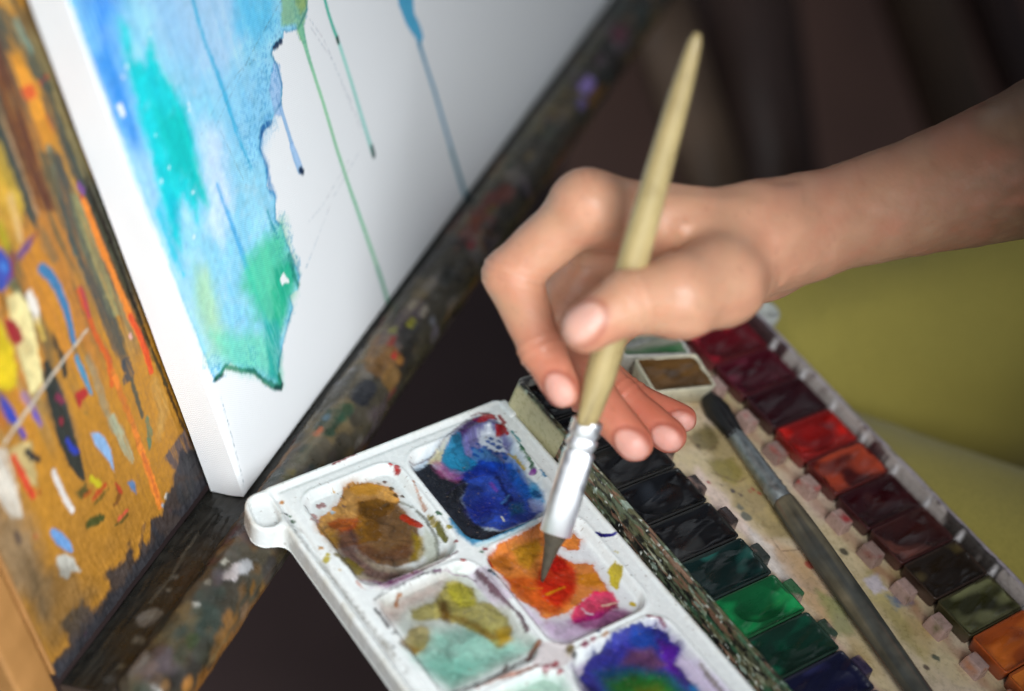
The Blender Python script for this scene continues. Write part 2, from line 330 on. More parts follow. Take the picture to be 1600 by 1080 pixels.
# ---- paint marks, in millimetres on each surface
FEAT = {
 'canvas': [
  ('P','#a4daf0',1,0.35,0.9,'em',[(5.6,199.7),(0.9,190.0),(1.3,167.8),(2.0,144.3),(2.3,111.6),(3.1,78.8),(4.3,47.6),(7.5,46.4),(11.7,47.7),(14.9,47.2),(18.0,41.7),(25.0,35.7),(27.8,29.9),(31.0,23.9),(35.2,18.6),(37.3,20.7),(36.4,25.1),(40.1,29.4),(45.1,32.6),(50.4,37.0),(55.9,40.0),(55.7,45.1),(61.7,43.6),(64.9,46.9),(63.9,55.0),(63.3,64.4),(63.4,69.8),(60.7,73.4),(64.9,81.2),(62.1,86.9),(65.3,92.0),(64.4,100.3),(68.1,104.6),(74.4,103.7),(77.5,105.9),(83.5,106.8),(86.4,111.4),(86.9,119.9),(85.6,124.3),(87.9,125.9),(93.4,125.3),(96.2,126.9),(104.6,123.5),(112.8,126.5),(113.9,132.1),(116.8,142.7)]),
  ('P','#3f8ff0',0.85,9,3,'ms',[(4.8,196.1),(25.5,185.3),(15.4,173.8),(11.5,160.8),(10.3,146.0),(10.5,129.9),(9.2,109.4),(3.0,113.5),(2.5,145.1),(1.8,168.6)]),
  ('P','#3f8fe4',0.7,4,2,'s',[(2.7,170.2),(10.3,168.0),(10.4,152.6),(8.3,139.3),(8.5,126.5),(4.0,131.7),(3.4,146.8)]),
  ('P','#b2d2f0',0.8,8,4,'m',[(32.5,181.7),(79.9,157.1),(73.3,137.2),(55.5,128.3),(42.0,140.9),(33.0,159.6)]),
  ('P','#70c8ee',0.75,5,3,'m',[(74.6,155.2),(98.4,142.7),(94.0,130.6),(78.9,131.7),(71.0,140.9)]),
  ('P','#98cfee',0.7,6,3,'m',[(51.2,135.6),(83.7,124.1),(76.2,103.6),(60.6,98.1),(46.5,112.0)]),
  ('P','#b8dcf6',0.8,6,3,'m',[(0.1,141.0),(11.4,131.6),(7.5,100.8),(12.7,66.5),(28.0,38.7),(9.5,53.0),(4.1,80.6),(3.0,113.5)]),
  ('P','#d6e4f6',0.85,5,3,'m',[(39.7,125.9),(47.9,118.4),(44.1,96.1),(31.2,84.4),(26.6,95.1),(33.6,112.8)]),
  ('P','#2fd6dc',0.97,2.6,2.6,'m',[(17.7,174.2),(20.3,171.1),(19.2,160.4),(22.6,157.1),(27.9,162.5),(29.2,159.6),(28.8,150.8),(32.1,144.4),(34.0,135.2),(33.2,123.9),(31.4,115.4),(30.0,107.8),(29.8,100.0),(27.7,102.4),(26.5,109.6),(22.3,99.3),(21.8,106.3),(19.0,111.3),(14.2,108.4),(10.3,95.9),(8.3,102.2),(8.5,112.2),(9.3,121.2),(11.8,130.2),(12.2,141.5),(12.6,151.3),(14.2,159.3)]),
  ('P','#10c7c0',0.8,4,2.5,'m',[(19.6,142.7),(32.1,134.0),(31.7,122.5),(30.1,113.8),(29.5,100.2),(25.2,110.9),(19.4,121.9),(17.6,132.4)]),
  ('P','#18bcd0',0.6,2.5,2,'s',[(13.2,116.3),(18.8,110.2),(9.2,99.6),(9.2,89.6),(6.9,96.2),(8.1,110.1)]),
  ('L','#3ccfe0',0.8,1.5,1.5,'s',[(6.2,113.7,1.59),(6.1,96.8,1.42),(7.0,88.6,0.61)]),
  ('L','#46b4dd',0.75,0.9,0.8,'s',[(54.1,163.8,1.0),(53.4,148.3,1.02),(54.9,131.1,1.24),(55.1,115.3,1.05),(56.7,97.6,0.64)]),
  ('L','#5fb3e8',0.8,1.2,0.8,'s',[(37.3,103.0,0.83),(38.0,87.4,1.06),(38.6,66.2,1.3),(39.8,51.9,1.31),(39.3,38.4,1.77)]),
  ('P','#b5dcb0',0.8,6,3,'m',[(13.6,86.5),(19.0,81.4),(18.2,57.1),(12.5,50.7),(5.0,56.4),(7.0,78.5)]),
  ('P','#63d3a6',0.85,5,3,'m',[(40.1,73.0),(63.6,70.1),(62.4,54.8),(60.5,45.1),(45.4,36.6),(34.4,50.4),(33.3,64.6)]),
  ('P','#2cba95',0.8,2.5,2,'ms',[(52.8,58.8),(65.7,56.5),(64.0,48.1),(54.7,45.0),(46.5,38.6),(42.6,44.3)]),
  ('P','#86dcbf',0.85,4,2,'m',[(10.7,62.8),(42.1,39.1),(36.7,20.5),(19.6,39.7),(11.4,48.8)]),
  ('P','#2cb3a8',0.8,2,1.5,'ms',[(37.8,46.5),(46.2,41.6),(41.1,28.6),(36.1,21.1),(31.2,27.7),(34.9,36.2)]),
  ('L','#1f8a63',0.85,0.6,0.7,'m',[(4.9,47.9,0.74),(8.5,47.3,0.74),(11.8,47.9,0.85),(17.9,41.5,0.86),(24.8,35.3,0.88),(28.2,29.0,0.99),(32.3,22.9,1.34),(36.0,20.0,1.12),(37.0,24.6,0.67)]),
  ('L','#0a4a44',0.9,0.4,0.5,'',[(32.8,22.0,0.89),(35.7,19.6,1.12),(37.1,20.3,0.67)]),
  ('L','#0d5a46',0.85,0.5,0.5,'',[(5.5,47.4,0.85),(9.2,46.2,0.64)]),
  ('L','#1c8f7c',0.8,0.9,1,'',[(62.6,57.9,0.89),(61.9,49.6,1.12),(62.3,44.9,0.9)]),
  ('L','#2d9fb0',0.8,0.7,1,'',[(58.2,79.0,0.65),(58.2,73.8,0.66),(59.3,69.1,0.66)]),
  ('L','#4f97cf',0.75,1.2,1.5,'s',[(74.8,107.0,0.65),(67.6,104.4,1.08),(64.8,100.1,1.08),(65.3,92.0,1.09),(63.1,86.3,1.09),(64.7,80.0,0.88)]),
  ('L','#2f6ea8',0.8,0.6,1.2,'s',[(74.8,104.5,0.65),(69.1,105.5,0.86),(66.2,103.5,0.65)]),
  ('L','#0b3559',0.95,0.5,0.5,'',[(89.9,125.5,1.3),(90.1,125.4,1.3)]),
  ('L','#0b3559',0.95,0.5,0.5,'',[(92.5,125.3,1.09),(92.7,125.2,1.09)]),
  ('L','#0b3559',0.95,0.5,0.5,'',[(88.0,125.4,0.65),(88.2,125.3,0.65)]),
  ('P','#f4f6fb',0.9,0.5,0.4,'',[(4.1,153.0),(6.8,152.6),(6.5,148.3),(4.5,148.6)]),
  ('L','#eef3fb',0.6,0.5,0.7,'',[(29.2,163.5,0.62),(29.4,163.5,0.62)]),
  ('L','#eef3fb',0.6,0.5,0.7,'',[(14.3,160.7,0.77),(14.5,160.7,0.77)]),
  ('L','#eef3fb',0.6,0.5,0.7,'',[(11.1,158.9,0.61),(11.2,158.8,0.61)]),
  ('L','#eef3fb',0.6,0.5,0.7,'',[(36.3,134.3,0.65),(36.4,134.2,0.65)]),
  ('L','#eef3fb',0.6,0.5,0.7,'',[(35.7,132.5,0.49),(35.8,132.4,0.49)]),
  ('L','#eef3fb',0.6,0.5,0.7,'',[(16.4,135.0,0.47),(16.5,134.9,0.47)]),
  ('L','#eef3fb',0.6,0.5,0.7,'',[(12.0,121.2,0.64),(12.1,121.1,0.64)]),
  ('L','#eef3fb',0.6,0.5,0.7,'',[(24.8,108.7,0.65),(24.9,108.6,0.65)]),
  ('L','#eef3fb',0.6,0.5,0.7,'',[(17.5,122.6,0.32),(17.6,122.5,0.32)]),
  ('L','#eef3fb',0.6,0.5,0.7,'',[(18.0,96.0,0.66),(18.2,95.9,0.66)]),
  ('L','#eef3fb',0.6,0.5,0.7,'',[(76.3,85.0,0.35),(76.5,84.9,0.35)]),
  ('L','#eef3fb',0.6,0.5,0.7,'',[(54.0,52.5,0.44),(54.2,52.3,0.44)]),
  ('P','#ffffff',0.9,0.5,0.7,'',[(56.6,54.7),(58.1,49.5),(53.8,51.2),(53.8,53.7)]),
  ('P','#9cc6a0',0.9,1,1,'em',[(103.9,144.6),(119.2,136.6),(112.8,126.5),(107.8,122.5),(106.4,116.3),(103.6,119.8),(103.7,125.3),(95.8,129.6)]),
  ('P','#a9bd7a',0.8,1.2,1,'',[(109.3,141.8),(119.2,136.6),(112.4,127.4),(108.4,127.1),(107.3,131.9)]),
  ('L','#93cfac',0.92,0.4,0.25,'e',[(106.1,122.7,1.77),(105.9,115.3,1.11),(106.1,107.6,0.94),(107.0,92.8,0.91),(107.4,72.6,0.92),(108.4,56.8,0.94),(110.8,31.0,1.03),(112.4,10.6,0.98),(112.7,-3.0,1.11)]),
  ('L','#4d8d8a',0.5,2,0.3,'',[(111.8,17.0,0.97),(112.5,2.1,0.98),(112.9,-3.7,1.23)]),
  ('L','#4fc0ac',0.92,0.35,0.2,'e',[(125.0,131.2,0.89),(124.8,118.7,0.9),(125.3,112.1,0.91),(126.0,107.8,0.96)]),
  ('L','#a5dcd2',0.9,0.4,0.2,'e',[(126.2,106.2,0.91),(127.4,90.0,0.97),(128.1,73.4,0.99),(128.8,58.3,1.07)]),
  ('L','#08473c',1,0.4,0.2,'',[(126.0,107.8,0.96),(126.0,106.3,0.91)]),
  ('L','#0b4a41',1,0.5,0.2,'',[(129.3,60.2,1.07),(129.1,56.7,1.19)]),
  ('P','#5bb0d6',0.95,0.5,0.5,'e',[(172.5,108.9),(184.9,102.5),(180.7,88.5),(183.0,80.6),(182.9,76.7),(178.1,74.4),(177.6,79.1),(173.5,86.9),(171.5,96.1)]),
  ('L','#4f9fbf',0.95,0.4,0.25,'e',[(179.0,76.1,1.23),(180.0,66.5,1.04),(181.6,54.2,1.06),(182.9,37.2,1.02),(184.4,20.3,1.09),(185.3,6.8,1.1),(186.7,-1.0,1.32)]),
  ('L','#2c7f86',0.7,1.5,0.2,'',[(183.5,24.8,1.03),(185.6,7.3,1.15),(186.7,-2.3,1.45)]),
  ('P','#b5cfee',0.9,0.7,0.7,'e',[(86.0,121.6),(88.0,118.7),(86.9,112.4),(82.9,108.4),(81.4,103.0),(77.9,105.1),(78.6,114.7)]),
  ('L','#a9c8e8',0.92,0.35,0.2,'e',[(82.4,110.0,1.09),(82.1,102.6,0.88),(82.3,94.3,0.93),(82.3,90.9,1.11)]),
  ('L','#b2cdec',0.92,0.35,0.2,'e',[(82.0,90.3,1.33),(82.3,85.7,1.78),(82.8,80.3,1.79)]),
  ('L','#0a3350',1,0.6,0.4,'',[(83.0,79.7,1.34),(83.7,78.4,1.12)]),
  ('L','#6b7488',0.45,0.25,0.15,'d',[(111.8,124.5,0.2),(117.6,112.6,0.2),(125.7,74.9,0.21),(127.6,68.3,0.21)]),
  ('L','#6b7488',0.45,0.25,0.15,'d',[(111.7,120.8,0.16),(119.6,102.4,0.16),(125.4,68.2,0.17)]),
  ('L','#6b7488',0.45,0.25,0.15,'d',[(99.9,137.1,0.22),(78.9,131.7,0.21),(49.9,122.0,0.21),(44.3,119.4,0.21)]),
  ('L','#6b7488',0.45,0.25,0.15,'d',[(75.7,129.9,0.17),(52.9,127.5,0.17),(30.2,119.8,0.16)]),
  ('L','#6b7488',0.45,0.25,0.15,'d',[(119.7,63.5,0.16),(96.6,59.0,0.16),(69.3,47.1,0.16)]),
  ('L','#6b7488',0.45,0.25,0.15,'d',[(112.7,65.1,0.16),(89.9,60.6,0.16),(77.6,60.7,0.16)]),
  ('L','#6b7488',0.45,0.25,0.15,'d',[(47.4,117.5,0.17),(50.4,99.6,0.17),(51.5,93.8,0.17)]),
  ('L','#8a8d92',0.6,0.2,0.1,'d',[(4.7,40.5,0.19),(3.4,24.8,0.19),(1.0,2.6,0.2)]),
  ('L','#2c4f66',0.5,0.2,0.6,'d',[(72.5,128.1,0.21),(76.7,127.6,0.21)]),
 ],
 'board': [
  ('P','#5e3527',0.95,0.6,1.0,'s',[(-17.1,211.1),(-13.9,185.2),(-14.3,179.2),(-15.1,166.9),(-16.5,150.3),(-17.4,137.3),(-17.5,128.2),(-24.9,133.2),(-24.3,148.5),(-22.3,171.2),(-24.3,199.1)]),
  ('P','#4a4f44',0.9,0.6,1.0,'s',[(-27.9,182.8),(-21.3,172.7),(-24.1,161.6),(-26.2,145.3),(-26.9,129.9),(-29.3,131.5),(-30.7,141.5),(-30.5,154.7),(-34.3,172.1)]),
  ('L','#b9926b',0.8,0.5,0.9,'s',[(-23.7,168.8,0.55),(-24.5,156.4,0.74),(-25.0,144.5,0.75),(-25.4,132.3,0.76)]),
  ('L','#4b5448',0.95,0.5,0.9,'s',[(-9.5,190.0,2.93),(-6.5,184.2,2.78),(-4.8,175.9,2.62),(-4.1,168.7,2.26),(-2.2,161.5,1.52)]),
  ('L','#8fb3a0',0.7,1.2,0.9,'s',[(-4.8,185.4,0.93),(-4.2,179.8,1.12),(-3.0,174.9,0.56)]),
  ('P','#e0952c',0.95,0.6,1.0,'m',[(-12.9,180.5),(-9.2,176.7),(-7.3,167.7),(-6.1,158.3),(-5.9,149.3),(-8.6,146.4),(-13.1,146.4),(-12.4,154.4),(-12.6,165.5)]),
  ('P','#d9542c',0.9,0.6,1.0,'',[(-12.7,168.1),(-8.0,166.6),(-7.7,162.5),(-12.3,163.1)]),
  ('L','#d06a28',0.7,0.5,0.9,'',[(-6.5,155.2,0.95),(-6.4,150.7,0.96)]),
  ('L','#c8442c',0.9,0.5,0.9,'',[(-4.3,164.9,0.76),(-1.0,165.2,0.57)]),
  ('P','#414a44',0.9,0.6,1.0,'s',[(-3.9,169.0),(-1.2,163.1),(-2.1,151.5),(-2.0,136.6),(-1.0,119.6),(-3.7,121.3),(-6.0,134.6),(-6.3,147.3),(-6.6,158.6)]),
  ('L','#3c4644',0.9,0.5,0.9,'s',[(-28.3,166.3,1.83),(-26.9,155.7,1.86),(-26.9,143.5,1.69),(-27.4,131.3,1.52),(-27.4,129.0,0.57)]),
  ('P','#d8b23c',0.7,0.6,1.0,'m',[(-35.3,165.2),(-28.3,160.9),(-28.3,151.1),(-28.8,138.0),(-32.7,133.8),(-38.0,141.9),(-43.2,152.0)]),
  ('P','#dba63c',0.7,0.6,1.0,'m',[(-38.1,155.2),(-31.7,144.4),(-31.7,134.3),(-38.9,126.6),(-42.0,137.9)]),
  ('L','#e8c48c',0.7,1.2,0.9,'',[(-33.1,143.1,1.12),(-34.1,135.9,1.13),(-35.3,129.9,0.76)]),
  ('L','#b6a91f',0.8,0.5,0.9,'',[(-40.6,139.2,1.12),(-41.6,134.2,1.31),(-41.4,130.7,0.75)]),
  ('L','#2f7a74',0.75,0.5,0.9,'s',[(-10.8,146.7,0.77),(-13.1,134.5,0.77),(-14.7,124.0,0.78),(-16.3,112.0,0.98),(-16.7,98.9,1.0)]),
  ('P','#53523f',0.8,0.6,1.0,'s',[(-15.8,148.7),(-7.5,142.4),(-8.2,129.0),(-9.6,111.0),(-10.4,96.9),(-9.6,78.6),(-10.7,66.4),(-14.2,70.5),(-15.2,85.3),(-16.9,101.6),(-17.4,116.3),(-16.8,132.4)]),
  ('P','#8c8f62',0.75,0.6,1.0,'s',[(-10.0,130.2),(-5.3,124.8),(-5.5,111.8),(-6.7,96.7),(-7.5,82.2),(-12.5,83.4),(-12.7,96.1),(-13.2,111.1)]),
  ('P','#3b4648',0.75,0.6,1.0,'s',[(-8.6,146.4),(-7.2,139.9),(-9.9,123.1),(-11.0,102.3),(-10.5,86.9),(-12.0,67.5),(-15.5,64.9),(-17.0,79.0),(-17.7,97.2),(-17.1,113.8),(-14.3,130.7)]),
  ('L','#7b4a8e',0.9,0.8,0.9,'',[(-4.6,129.0,0.98),(-3.6,126.5,0.98)]),
  ('L','#a83a3a',0.85,0.5,0.9,'',[(-5.4,125.3,0.79),(-5.2,123.8,0.79)]),
  ('L','#e8842a',0.95,0.5,0.6,'',[(-5.0,123.4,1.18),(-4.8,116.2,1.39),(-4.9,106.5,1.6),(-3.6,97.0,1.82),(-3.4,88.0,2.04),(-3.4,79.1,2.06),(-2.4,70.6,1.87),(-2.7,62.9,1.68),(-3.4,56.0,1.26)]),
  ('L','#de4c26',0.9,0.5,0.6,'',[(-3.9,78.2,1.24),(-2.3,69.2,1.46),(-2.7,61.6,1.47),(-3.7,55.7,1.26)]),
  ('L','#2d2f28',0.9,0.5,0.9,'s',[(-1.7,124.8,1.38),(-1.5,109.1,1.81),(-1.3,92.9,1.63),(-0.6,77.1,1.04),(-0.3,63.7,0.63)]),
  ('L','#2a1f1c',0.85,0.5,0.9,'',[(-1.0,129.0,0.59),(-0.1,106.9,0.6),(0.0,81.7,0.62),(0.4,57.8,0.63),(0.8,32.8,0.65),(2.7,17.0,0.66)]),
  ('L','#4b4a35',0.6,0.5,0.9,'s',[(-2.0,117.9,0.99),(-1.7,85.6,1.23),(-0.4,59.9,1.05),(1.0,46.5,0.64)]),
  ('P','#c98a2c',0.5,0.6,1.0,'s',[(-16.8,111.2),(-16.1,93.5),(-16.7,76.2),(-21.3,74.7),(-21.7,90.2),(-20.3,106.4)]),
  ('L','#d25a24',0.9,0.5,0.9,'',[(-21.0,100.8,0.79),(-21.2,92.3,1.0),(-20.9,82.0,1.01),(-19.5,73.3,1.22),(-22.1,64.8,1.23)]),
  ('L','#b83a46',0.9,0.5,0.9,'',[(-19.8,101.1,0.79),(-20.2,95.3,1.0),(-20.7,90.7,0.6)]),
  ('L','#e07f2e',0.9,0.5,0.9,'m',[(-20.0,68.4,1.23),(-20.4,58.3,1.44),(-20.1,49.9,1.46),(-20.8,39.6,1.47),(-21.3,28.9,1.69),(-22.0,18.2,1.71),(-22.3,12.7,1.5)]),
  ('L','#c85c30',0.5,0.5,0.9,'',[(-21.1,34.3,0.84),(-21.3,23.2,0.85),(-21.8,16.5,0.64)]),
  ('L','#3c7fae',0.98,0.5,0.5,'',[(-31.8,116.9,1.92),(-29.8,113.2,1.93),(-28.8,107.7,1.75),(-28.8,100.4,1.57),(-29.8,93.8,1.38),(-30.8,88.3,0.99)]),
  ('L','#4a93b8',0.98,0.5,0.5,'',[(-32.4,83.2,0.99),(-32.4,78.1,1.2),(-32.4,73.0,1.0),(-32.3,69.3,0.6)]),
  ('P','#efe0a0',0.9,0.6,1.0,'m',[(-49.3,119.0),(-44.2,117.6),(-42.4,110.4),(-45.5,98.2),(-49.1,86.2),(-55.8,86.6),(-53.5,99.6),(-51.9,110.3)]),
  ('L','#efe7dc',0.95,0.5,0.9,'',[(-40.7,113.4,1.72),(-40.8,109.2,1.72),(-41.5,103.7,0.96)]),
  ('L','#e5c05a',0.7,0.5,0.9,'',[(-41.5,104.9,1.15),(-42.1,98.1,0.97)]),
  ('P','#e2c31e',0.98,0.6,1.0,'m',[(-61.2,121.9),(-55.0,115.0),(-54.8,105.3),(-55.9,97.8),(-59.3,93.2),(-63.0,94.3),(-71.7,104.2)]),
  ('P','#a01f2c',0.98,0.6,1.0,'',[(-53.0,113.9),(-50.4,111.6),(-49.1,107.0),(-49.7,103.8),(-52.5,103.6),(-54.3,107.3),(-54.2,110.8)]),
  ('L','#3a3526',0.8,0.5,0.9,'s',[(-50.2,123.1,1.12),(-51.3,116.9,0.94),(-53.1,115.9,0.75)]),
  ('L','#566b50',0.7,1.2,0.9,'',[(-46.0,121.2,1.69),(-44.2,117.6,0.95)]),
  ('P','#2f4fb0',0.95,0.6,1.0,'',[(-49.4,136.2),(-43.1,131.8),(-42.2,126.6),(-44.1,122.2),(-49.3,121.3),(-55.6,125.8)]),
  ('L','#4a8ad8',0.8,1,0.9,'',[(-46.1,128.2,1.12),(-45.5,126.6,0.94)]),
  ('L','#8a3050',0.8,0.5,0.9,'',[(-40.3,128.7,0.56),(-43.2,123.8,0.75),(-46.5,122.7,0.56)]),
  ('P','#6a4a86',0.95,0.6,1.0,'',[(-39.6,126.6),(-35.6,127.7),(-30.6,128.2),(-29.1,127.2),(-34.9,124.9),(-39.2,125.0)]),
  ('L','#a8602c',0.8,0.5,0.9,'',[(-31.2,127.1,0.57),(-27.6,127.6,0.38)]),
  ('P','#7b6a4a',0.7,0.6,1.0,'s',[(-26.4,130.7),(-24.2,125.7),(-23.6,114.7),(-27.1,114.8),(-28.3,121.6)]),
  ('L','#2e3330',0.9,0.5,0.9,'',[(-37.7,97.2,0.58),(-38.3,91.5,0.98),(-37.8,87.4,0.98)]),
  ('L','#2e3330',0.95,0.5,0.9,'',[(-38.8,85.7,1.57),(-39.1,82.1,1.18)]),
  ('L','#2a312e',0.98,0.5,0.5,'',[(-44.9,90.4,1.36),(-46.2,84.0,3.12),(-47.1,74.6,3.74),(-48.7,65.6,3.77),(-49.2,56.8,3.2),(-49.3,50.3,1.81),(-48.9,47.8,0.81)]),
  ('L','#47525a',0.35,1.5,0.9,'',[(-43.1,81.5,1.18),(-44.0,69.5,0.99),(-45.1,60.0,0.8)]),
  ('L','#8f2c50',0.8,0.7,0.9,'',[(-46.0,78.3,1.18),(-44.7,75.7,0.99)]),
  ('L','#a0203a',0.9,0.5,0.9,'',[(-48.1,71.6,0.79),(-48.2,70.3,0.79)]),
  ('L','#2c3fb4',0.9,0.7,0.9,'',[(-49.1,63.8,0.79),(-48.6,60.3,1.0),(-47.3,57.6,1.0)]),
  ('P','#b2242c',0.95,0.6,1.0,'',[(-39.2,73.9),(-36.2,74.0),(-33.4,72.5),(-33.7,69.4),(-37.0,70.2),(-39.5,68.4)]),
  ('P','#8fb6e0',0.98,0.6,0.5,'',[(-38.8,58.1),(-35.9,56.0),(-33.9,52.2),(-33.5,47.6),(-34.6,43.1),(-35.7,39.1),(-36.3,44.0),(-37.7,49.5),(-39.2,53.5)]),
  ('P','#5a83b0',0.95,0.6,1.0,'',[(-32.0,31.2),(-29.0,29.5),(-30.4,25.0),(-31.8,27.4)]),
  ('L','#e9e2dc',0.98,0.5,0.5,'',[(-59.2,59.4,0.99),(-59.3,55.0,1.19),(-59.2,48.3,1.2),(-58.4,42.8,1.0)]),
  ('P','#2c44b0',0.95,0.6,1.0,'',[(-66.6,96.5),(-64.9,92.7),(-63.7,86.9),(-64.3,83.6),(-67.5,85.0),(-68.4,90.7)]),
  ('L','#4b3fb0',0.9,0.5,0.9,'',[(-64.6,80.8,0.96),(-64.2,78.0,0.77)]),
  ('L','#8f6fb0',0.7,1,0.9,'s',[(-58.3,89.2,0.96),(-56.6,82.3,1.16),(-56.4,76.6,0.97)]),
  ('L','#5a4fc8',0.8,0.5,0.9,'',[(-57.1,81.4,0.77),(-56.5,75.9,0.58)]),
  ('L','#cfc4b2',0.95,0.5,0.4,'',[(-72.0,82.0,0.47),(-62.7,83.5,0.67),(-53.4,84.7,0.68),(-44.0,86.0,0.59),(-33.8,86.9,0.49),(-23.7,87.9,0.4)]),
  ('P','#ddc78a',0.8,0.6,1.0,'m',[(-70.5,78.8),(-62.7,74.8),(-65.5,64.3),(-67.5,60.8),(-71.5,65.7),(-72.5,75.4)]),
  ('L','#20242c',0.95,0.5,0.9,'',[(-65.5,73.0,0.96),(-64.5,70.6,1.36),(-62.7,67.8,0.97)]),
  ('L','#d8472a',0.98,0.5,0.9,'',[(-71.1,75.5,0.96),(-71.1,69.2,1.35),(-70.7,62.4,1.36),(-70.4,59.5,0.97)]),
  ('P','#e3dccf',0.9,0.6,1.0,'ms',[(-79.3,86.2),(-72.3,80.3),(-74.7,67.2),(-77.1,56.3),(-81.5,60.3),(-82.8,69.2),(-85.2,76.3)]),
  ('P','#80705a',0.75,6,5,'m',[(-88.1,71.4),(-77.3,61.7),(-74.6,48.8),(-77.2,32.3),(-85.7,23.9),(-93.6,39.9),(-95.0,59.7)]),
  ('L','#d0641e',0.5,1.5,0.9,'',[(-69.6,90.4,1.51),(-69.7,86.8,1.14)]),
  ('L','#463a3a',0.8,1,0.9,'',[(-82.2,54.4,1.16),(-82.7,51.4,0.97)]),
  ('P','#4a4a24',0.9,0.6,1.0,'',[(-54.3,46.7),(-49.1,46.1),(-48.9,41.9),(-53.6,42.8)]),
  ('L','#b0541e',0.8,0.5,0.9,'',[(-51.2,42.5,0.81),(-48.5,42.1,0.61)]),
  ('L','#c8bc20',0.9,0.5,1,'',[(-46.1,44.9,1.01),(-44.2,41.6,1.22),(-43.6,39.4,0.61)]),
  ('L','#c04a24',0.9,0.5,0.9,'',[(-48.5,38.8,0.61),(-44.7,38.8,1.02),(-41.7,38.8,0.62)]),
  ('L','#5f5320',0.8,0.5,0.9,'',[(-48.8,36.9,0.41),(-43.6,36.7,0.82),(-40.8,36.4,0.41)]),
  ('L','#7a4a1e',0.9,0.5,0.9,'',[(-37.0,35.5,0.62),(-36.8,31.2,1.04),(-39.4,29.3,0.83),(-41.5,29.8,0.41)]),
  ('L','#c8402a',0.8,0.5,0.9,'',[(-37.3,35.6,0.41),(-36.2,30.7,0.62)]),
  ('L','#3f4a20',0.95,0.5,0.9,'',[(-54.0,33.3,1.63),(-50.1,31.4,1.84),(-48.1,30.2,1.03)]),
  ('L','#d0503a',0.9,0.5,0.9,'',[(-41.7,23.9,0.62),(-37.9,23.8,0.84),(-36.8,23.6,0.42)]),
  ('L','#4f4a20',0.8,0.5,0.9,'',[(-44.6,23.6,0.41),(-41.0,22.4,0.63),(-37.5,22.3,0.42)]),
  ('L','#6f9fd6',0.98,0.5,0.5,'',[(-69.3,43.4,1.19),(-67.7,39.3,1.99),(-66.2,35.1,1.6),(-65.4,32.1,0.8)]),
  ('P','#dcd9cd',0.98,0.6,1.0,'',[(-72.0,35.1),(-67.9,32.8),(-65.4,28.9),(-66.0,26.6),(-65.1,23.0),(-68.2,26.0),(-71.2,25.2),(-73.5,28.8),(-73.0,32.1)]),
  ('L','#8c8f78',0.6,0.5,0.9,'s',[(-27.8,79.7,1.6),(-28.1,69.6,1.82),(-28.8,59.7,1.63),(-28.8,51.7,1.64)]),
  ('L','#a8b398',0.8,0.5,0.9,'s',[(-27.8,54.9,1.64),(-27.3,47.7,2.07),(-26.7,40.5,1.87),(-26.7,36.3,1.25)]),
  ('L','#37424a',0.9,0.5,0.9,'s',[(-13.1,65.7,2.48),(-13.0,61.7,1.87),(-15.9,62.1,1.65)]),
  ('L','#434c42',0.9,0.5,0.9,'',[(-13.5,59.4,0.83),(-14.2,51.9,0.84),(-14.7,45.5,0.63)]),
  ('L','#3f7a64',0.85,0.5,0.9,'s',[(-13.3,43.0,1.05),(-14.8,37.4,1.27),(-17.0,33.6,0.64)]),
  ('L','#c8a05a',0.5,2,0.9,'s',[(-3.8,50.4,2.12),(-4.4,39.9,2.56),(-10.9,34.2,1.7)]),
  ('P','#5c4f50',0.95,0.6,1.0,'s',[(-12.5,25.6),(-6.3,26.1),(1.4,26.2),(2.3,20.2),(2.0,11.8),(-3.7,9.4),(-9.0,15.4)]),
  ('P','#8a8678',0.8,0.6,1.0,'s',[(-7.3,16.9),(-0.5,18.3),(4.8,15.3),(3.9,7.3),(-2.8,7.2)]),
  ('P','#2f5550',0.8,0.6,1.0,'s',[(-12.6,12.8),(-3.7,9.4),(1.1,0.8),(-1.3,-6.0),(-9.8,-1.4),(-13.9,6.7)]),
  ('P','#37363a',0.93,1.5,4,'m',[(-110.9,-12.9),(-82.5,-8.1),(-55.7,-8.7),(-34.9,-8.1),(-13.1,-7.4),(7.0,-7.3),(8.8,1.6),(-1.5,5.5),(-7.6,2.5),(-18.4,6.3),(-16.3,-1.5),(-23.9,2.5),(-28.8,9.9),(-32.6,4.6),(-42.0,4.6),(-41.4,12.7),(-47.0,9.3),(-55.2,12.7),(-55.3,5.7),(-64.6,3.1),(-69.7,13.9),(-80.4,14.5),(-81.8,5.8),(-100.4,4.9),(-119.2,-3.5)]),
  ('P','#5f4f38',0.6,5,5,'m',[(-84.1,44.3),(-68.2,29.2),(-63.8,11.0),(-76.3,8.9),(-89.7,11.0),(-92.2,24.8)]),
  ('L','#6b5040',0.6,0.5,0.9,'s',[(-32.1,12.8,0.85),(-36.9,8.6,1.06)]),
  ('L','#2b2b2b',0.85,0.5,0.9,'',[(10.2,10.7,0.67),(10.6,9.8,0.67)]),
  ('L','#d8d0c0',0.85,0.5,0.9,'',[(-7.9,5.8,0.66),(-7.6,4.9,0.66)]),
  ('L','#d9d4c8',0.85,0.5,0.9,'',[(-17.9,13.1,1.08),(-17.5,12.2,1.08)]),
  ('L','#b7c4d0',0.85,0.5,0.9,'',[(-21.2,11.7,0.65),(-20.8,10.8,0.65)]),
  ('L','#c8c2b2',0.85,0.5,0.9,'',[(-20.0,-0.5,0.65),(-19.7,-1.4,0.65)]),
  ('L','#a8481e',0.85,0.5,0.9,'',[(-67.8,59.1,0.49),(-67.6,58.3,0.49)]),
  ('L','#b8603a',0.85,0.5,0.9,'',[(-76.1,48.0,0.59),(-75.8,47.2,0.59)]),
  ('L','#6b6a3a',0.85,0.5,0.9,'',[(-37.5,65.5,0.4),(-37.2,64.7,0.4)]),
